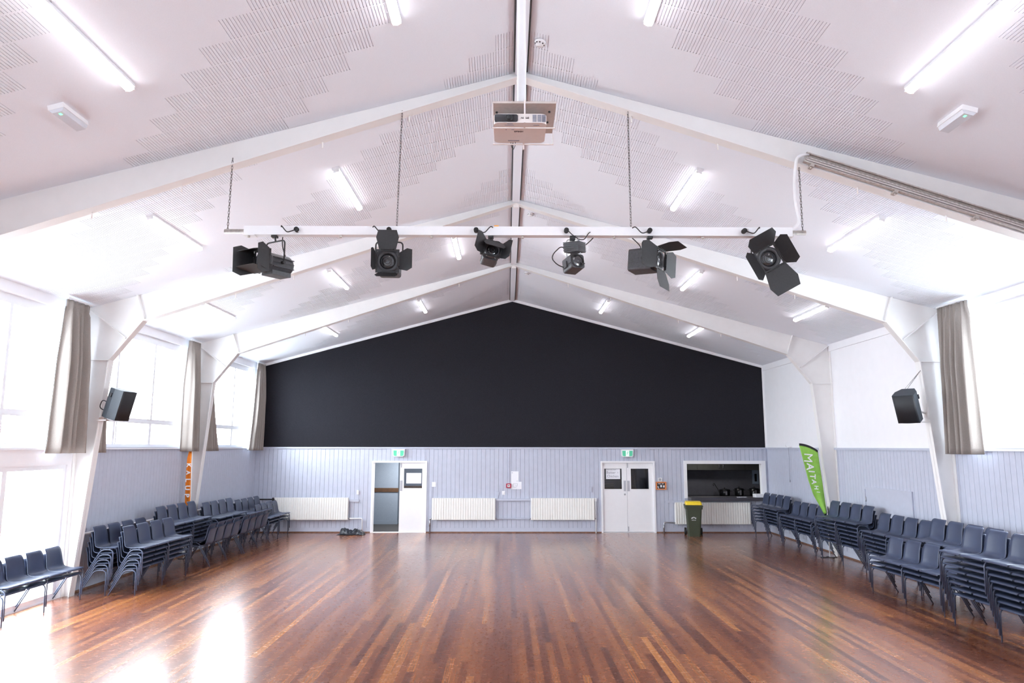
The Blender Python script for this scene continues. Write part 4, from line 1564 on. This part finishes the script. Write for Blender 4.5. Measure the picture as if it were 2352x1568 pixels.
# ------------------------------------------------------------------ small things on the back wall
t = thing('light_switch', 'white switch plate right of the open left door', 'switch', (-2.256, D, 1.354))
MB().rbox((-.056, -.012, -.07), (.056, 0, .07), .01, axis=1).build('plate', 'plastic', t)
MB().box((-.02, -.018, -.02), (.02, -.012, .03)).build('rocker', 'plastic', t)
tag(MB().box((-2.325, D - .012, .42), (-2.31, D, 1.285)).build('conduit', 'dado'), 'thin lavender conduit below the switch by the left door', 'conduit')
t = thing('light_switch', 'small white switch plate below the red call point', 'switch', (-.248, D, 1.116))
MB().rbox((-.044, -.012, -.055), (.044, 0, .055), .008, axis=1).build('plate', 'plastic', t)
MB().box((-.012, -.017, -.02), (.012, -.012, .02)).build('rocker', 'plastic', t)
t = thing('fire_call_point', 'red square fire call point left of the centre notices', 'call point', (-.101, D, 1.319))
MB().rbox((-.072, -.045, -.062), (.072, 0, .062), .012, axis=1).build('housing', 'red', t)
MB().box((-.036, -.05, -.036), (.036, -.044, .036)).build('glass_plate', 'plastic', t)
MB().box((-.024, -.052, .0), (.024, -.049, .014)).box((-.006, -.052, -.02), (.006, -.049, .0)).build('arrow_mark', 'ink', t)
tag(MB().box((-.12, D - .016, 1.385), (-.082, D, 2.37)).build('conduit', 'dado'), 'lavender conduit rising from the red call point', 'conduit')
t = thing('paper_notice', 'tall white sheet pinned above the centre of the back wall', 'notice', (.078, D - .006, 1.578))
MB().box((-.107, 0, -.149), (.107, .004, .149)).build('sheet', 'paper', t)
MB().box((-.095, -.001, .10), (-.06, 0, .112)).box((.06, -.001, -.135), (.075, 0, -.12)).build('print', 'greyink', t)
t = thing('paper_notice', 'wide white evacuation plan sheet below the tall sheet', 'notice', (.122, D - .006, 1.325))
MB().box((-.151, 0, -.105), (.151, .004, .105)).build('sheet', 'paper', t)
mb = MB()
for a, b in (((-.09, -.05), (-.085, .05)), ((-.09, .05), (.03, .055)), ((.03, -.02), (.035, .055)), ((-.09, -.05), (.0, -.045)), ((-.03, .0), (.0, .005)), ((.0, -.045), (.005, .005))):
    mb.box((a[0], -.001, a[1]), (b[0], 0, b[1]))
mb.build('floor_plan', 'greyink', t)
t = thing('thermostat', 'small lavender control box left of the closed door', 'control box', (2.257, D, 1.228))
MB().box((-.035, -.03, -.065), (.035, 0, .065)).build('housing', 'dado', t)
MB().box((-.05, -.02, -.08), (.035, 0, -.065)).build('bracket', 'dado', t)
t = thing('power_outlet', 'small white box above the far left radiator end', 'outlet', (-4.435, D, 1.13))
MB().box((-.03, -.03, -.06), (.03, 0, .06)).build('housing', 'plastic', t)
t = thing('junction_box', 'small lavender box with conduit beside centre radiator', 'junction box', (-.41, D, 1.10))
MB().box((-.03, -.03, -.05), (.03, 0, .05)).build('housing', 'dado', t)
MB().box((-.006, -.015, -.14), (.006, 0, -.05)).build('conduit', 'dado', t)
t = thing('alarm_keypad', 'small grey keypad above the orange framed box', 'keypad', (4.27, D, 1.495))
MB().rbox((-.055, -.03, -.052), (.055, 0, .052), .012, axis=1).build('housing', 'plastic', t)
MB().box((-.032, -.034, -.032), (.032, -.03, .035)).build('keys', 'steel', t)
t = thing('wall_display_box', 'orange framed display case right of the closed door', 'display case', (4.296, D, 1.323))
mb = MB()
mb.box((-.148, -.05, .08), (.148, 0, .111)).box((-.148, -.05, -.111), (.148, 0, -.085)).box((-.148, -.05, -.111), (-.118, 0, .111)).box((.112, -.05, -.111), (.148, 0, .111))
mb.build('frame', 'orangeframe', t)
MB().box((-.118, -.02, -.085), (.112, -.005, .08)).build('backing', 'ink', t)
mb = MB()
mb.box((-.09, -.024, .045), (-.01, -.02, .062)).box((.02, -.024, .045), (.08, -.024 + .004, .062)).box((-.025, -.026, -.045), (.025, -.02, .02)).prism([(-.11, -.03), (-.08, .0), (-.06, -.085), (-.075, -.085)], 1, -.026, -.02).box((.055, -.026, -.05), (.10, -.02, .01))
mb.build('card', 'paper', t)

# small hook and cord on the right wall
t = thing('wall_hook', 'small white hook with hanging pull cord on the right wall rail', 'hook', (W - .03, 19.34, 2.44))
MB().box((-.03, -.12, -.02), (.02, .10, .03)).tube([(-.02, .10, .0), (-.05, .13, .02), (-.05, .13, .08)], .012, 8).build('bracket', 'plastic', t)
MB().tube([(-.02, 0, 0), (-.02, .01, -.88)], .004, 6).cyl((-.02, .01, -.93), (-.02, .01, -.87), .012, 8).build('pull_cord', 'greyink', t)

# low access hatch door in the right panelling
dh = sempty('door_6', 'small lavender hatch door in the right wall panelling')
mb = MB()
mb.box((W - .03, 13.6, 1.56), (W, 15.42, 1.61)).box((W - .03, 13.6, .35), (W, 13.645, 1.61)).box((W - .03, 15.375, .35), (W, 15.42, 1.61))
mb.build('frame', 'dado', dh)
MB().box((W - .012, 13.645, .35), (W - .002, 15.375, 1.56)).build('leaf', 'dado', dh)
MB().cyl((W - .02, 15.37, 1.30), (W - .02, 15.37, 1.40), .010, 8).build('hinge', 'steel', dh)

# ------------------------------------------------------------------ wheelie bin
t = thing('wheelie_bin', 'dark green wheelie bin with yellow lid before the right radiator', 'bin', (5.03, 20.40, 0), R(-10))


def loft(mb, rings):
    n = len(rings[0])
    vs = [p for r in rings for p in r]
    fs = [(i * n + k, i * n + (k + 1) % n, (i + 1) * n + (k + 1) % n, (i + 1) * n + k) for i in range(len(rings) - 1) for k in range(n)]
    fs += [tuple(range(n))[::-1], tuple((len(rings) - 1) * n + k for k in range(n))]
    return mb.add(vs, fs)


def rrect(hx, y0, y1, z, r=.04, n=4):
    pts = []
    for cx, cy_, a0 in ((hx - r, y1 - r, 0), (-hx + r, y1 - r, 90), (-hx + r, y0 + r, 180), (hx - r, y0 + r, 270)):
        for k in range(n + 1):
            a = R(a0 + 90 * k / n)
            pts.append((cx + r * math.cos(a), cy_ + r * math.sin(a), z))
    return pts


loft(MB(), [rrect(.165, -.19, .18, .0), rrect(.170, -.20, .20, .10), rrect(.212, -.245, .235, .74), rrect(.216, -.25, .24, .77)]).build('body', 'bin', t)
mb = MB()
loft(mb, [rrect(.232, -.272, .255, .735), rrect(.238, -.28, .262, .80)])
mb.build('rim', 'bin', t)
lid = loft(MB(), [rrect(.245, -.295, .27, .802), rrect(.245, -.295, .27, .832), rrect(.225, -.26, .24, .85)]).build('lid', 'bin', t)
loft(MB(), [rrect(.222, -.262, .22, .83), rrect(.215, -.252, .21, .91), rrect(.195, -.22, .18, .935)]).build('lid_inset', 'yellow', lid)
MB().tube(bend([(-.18, .25, .78), (-.18, .33, .80), (.18, .33, .80), (.18, .25, .78)], .03, 4), .015, 8).build('handle', 'bin', t)
for s in (-1, 1):
    w = MB()
    w.M = Matrix.Translation((s * .215, .20, .10)) @ Matrix.Rotation(PI / 2, 4, 'Y')
    w.lathe([(0, -.02), (.05, -.022), (.06, -.03), (.098, -.028), (.10, 0), (.098, .028), (.06, .03), (.05, .022), (0, .02)], 24)
    w.build('wheel', 'rubber', t)
MB().cyl((-.21, .20, .10), (.21, .20, .10), .012, 10).build('axle', 'steel', t)
lean = math.atan2(.05, .70)
FM = Matrix.Translation((-.01, -.228, .48)) @ Matrix.Rotation(lean, 4, 'X')
mb = MB()
mb.M = FM
for s in (-1, 1):
    for k in (0, 1):
        o = .0 + k * .018
        mb.prism([(s * .005, .055 - o), (s * .055, .025 - o), (s * .055, .014 - o), (s * .005, .042 - o)], 1, -.004, .0)
        mb.prism([(s * .055, .025 - o), (s * .066, .035 - o), (s * .066, .022 - o), (s * .055, .012 - o)], 1, -.004, .0)
mb.build('emblem', 'flagwhite', t)
text('lettering', 'nelmac', .042, 'flagwhite', t, FM @ Matrix.Translation((0, -.004, -.035)) @ FRONT, .001)

# ------------------------------------------------------------------ jacket on the floor


def jacket(u, v):
    x = -.375 + .75 * u
    y = -.17 + .34 * v
    # silhouette: tall lump at the left, saddle, knot, low rounded sleeve at right
    prof = ev([(0, .0), (.06, .02), (.10, .035), (.135, .16), (.25, .165), (.34, .155), (.45, .115), (.55, .115), (.64, .145), (.69, .15), (.73, .10), (.80, .125), (.92, .09), (.97, .05), (1, .0)], u)
    side = max(0., 1 - abs(2 * v - 1) ** 2.4)
    wr = .014 * math.sin(46 * u + 3 * math.sin(9 * v)) + .010 * math.sin(31 * v + 14 * u)
    return (x + .012 * math.sin(13 * v + 5 * u), y + .02 * math.sin(11 * u), max(.003, prof * side ** .7 + wr * side * min(1, prof * 12)))


t = thing('jacket', 'crumpled black quilted jacket lying on the floor by the open door', 'jacket', (-4.49, 20.62, 0))
MB().grid(jacket, 70, 22, -.003).build('cloth', 'jacket', t)
mb = MB()
mb.M = Matrix.Translation((.13, -.03, .145)) @ Matrix.Rotation(R(-30), 4, 'Y')
mb.grid(lambda u, v: (.09 * u, .03 * (v - .5), .006 * math.sin(8 * u)), 6, 3, .004)
mb.build('strap', 'jacket', t)
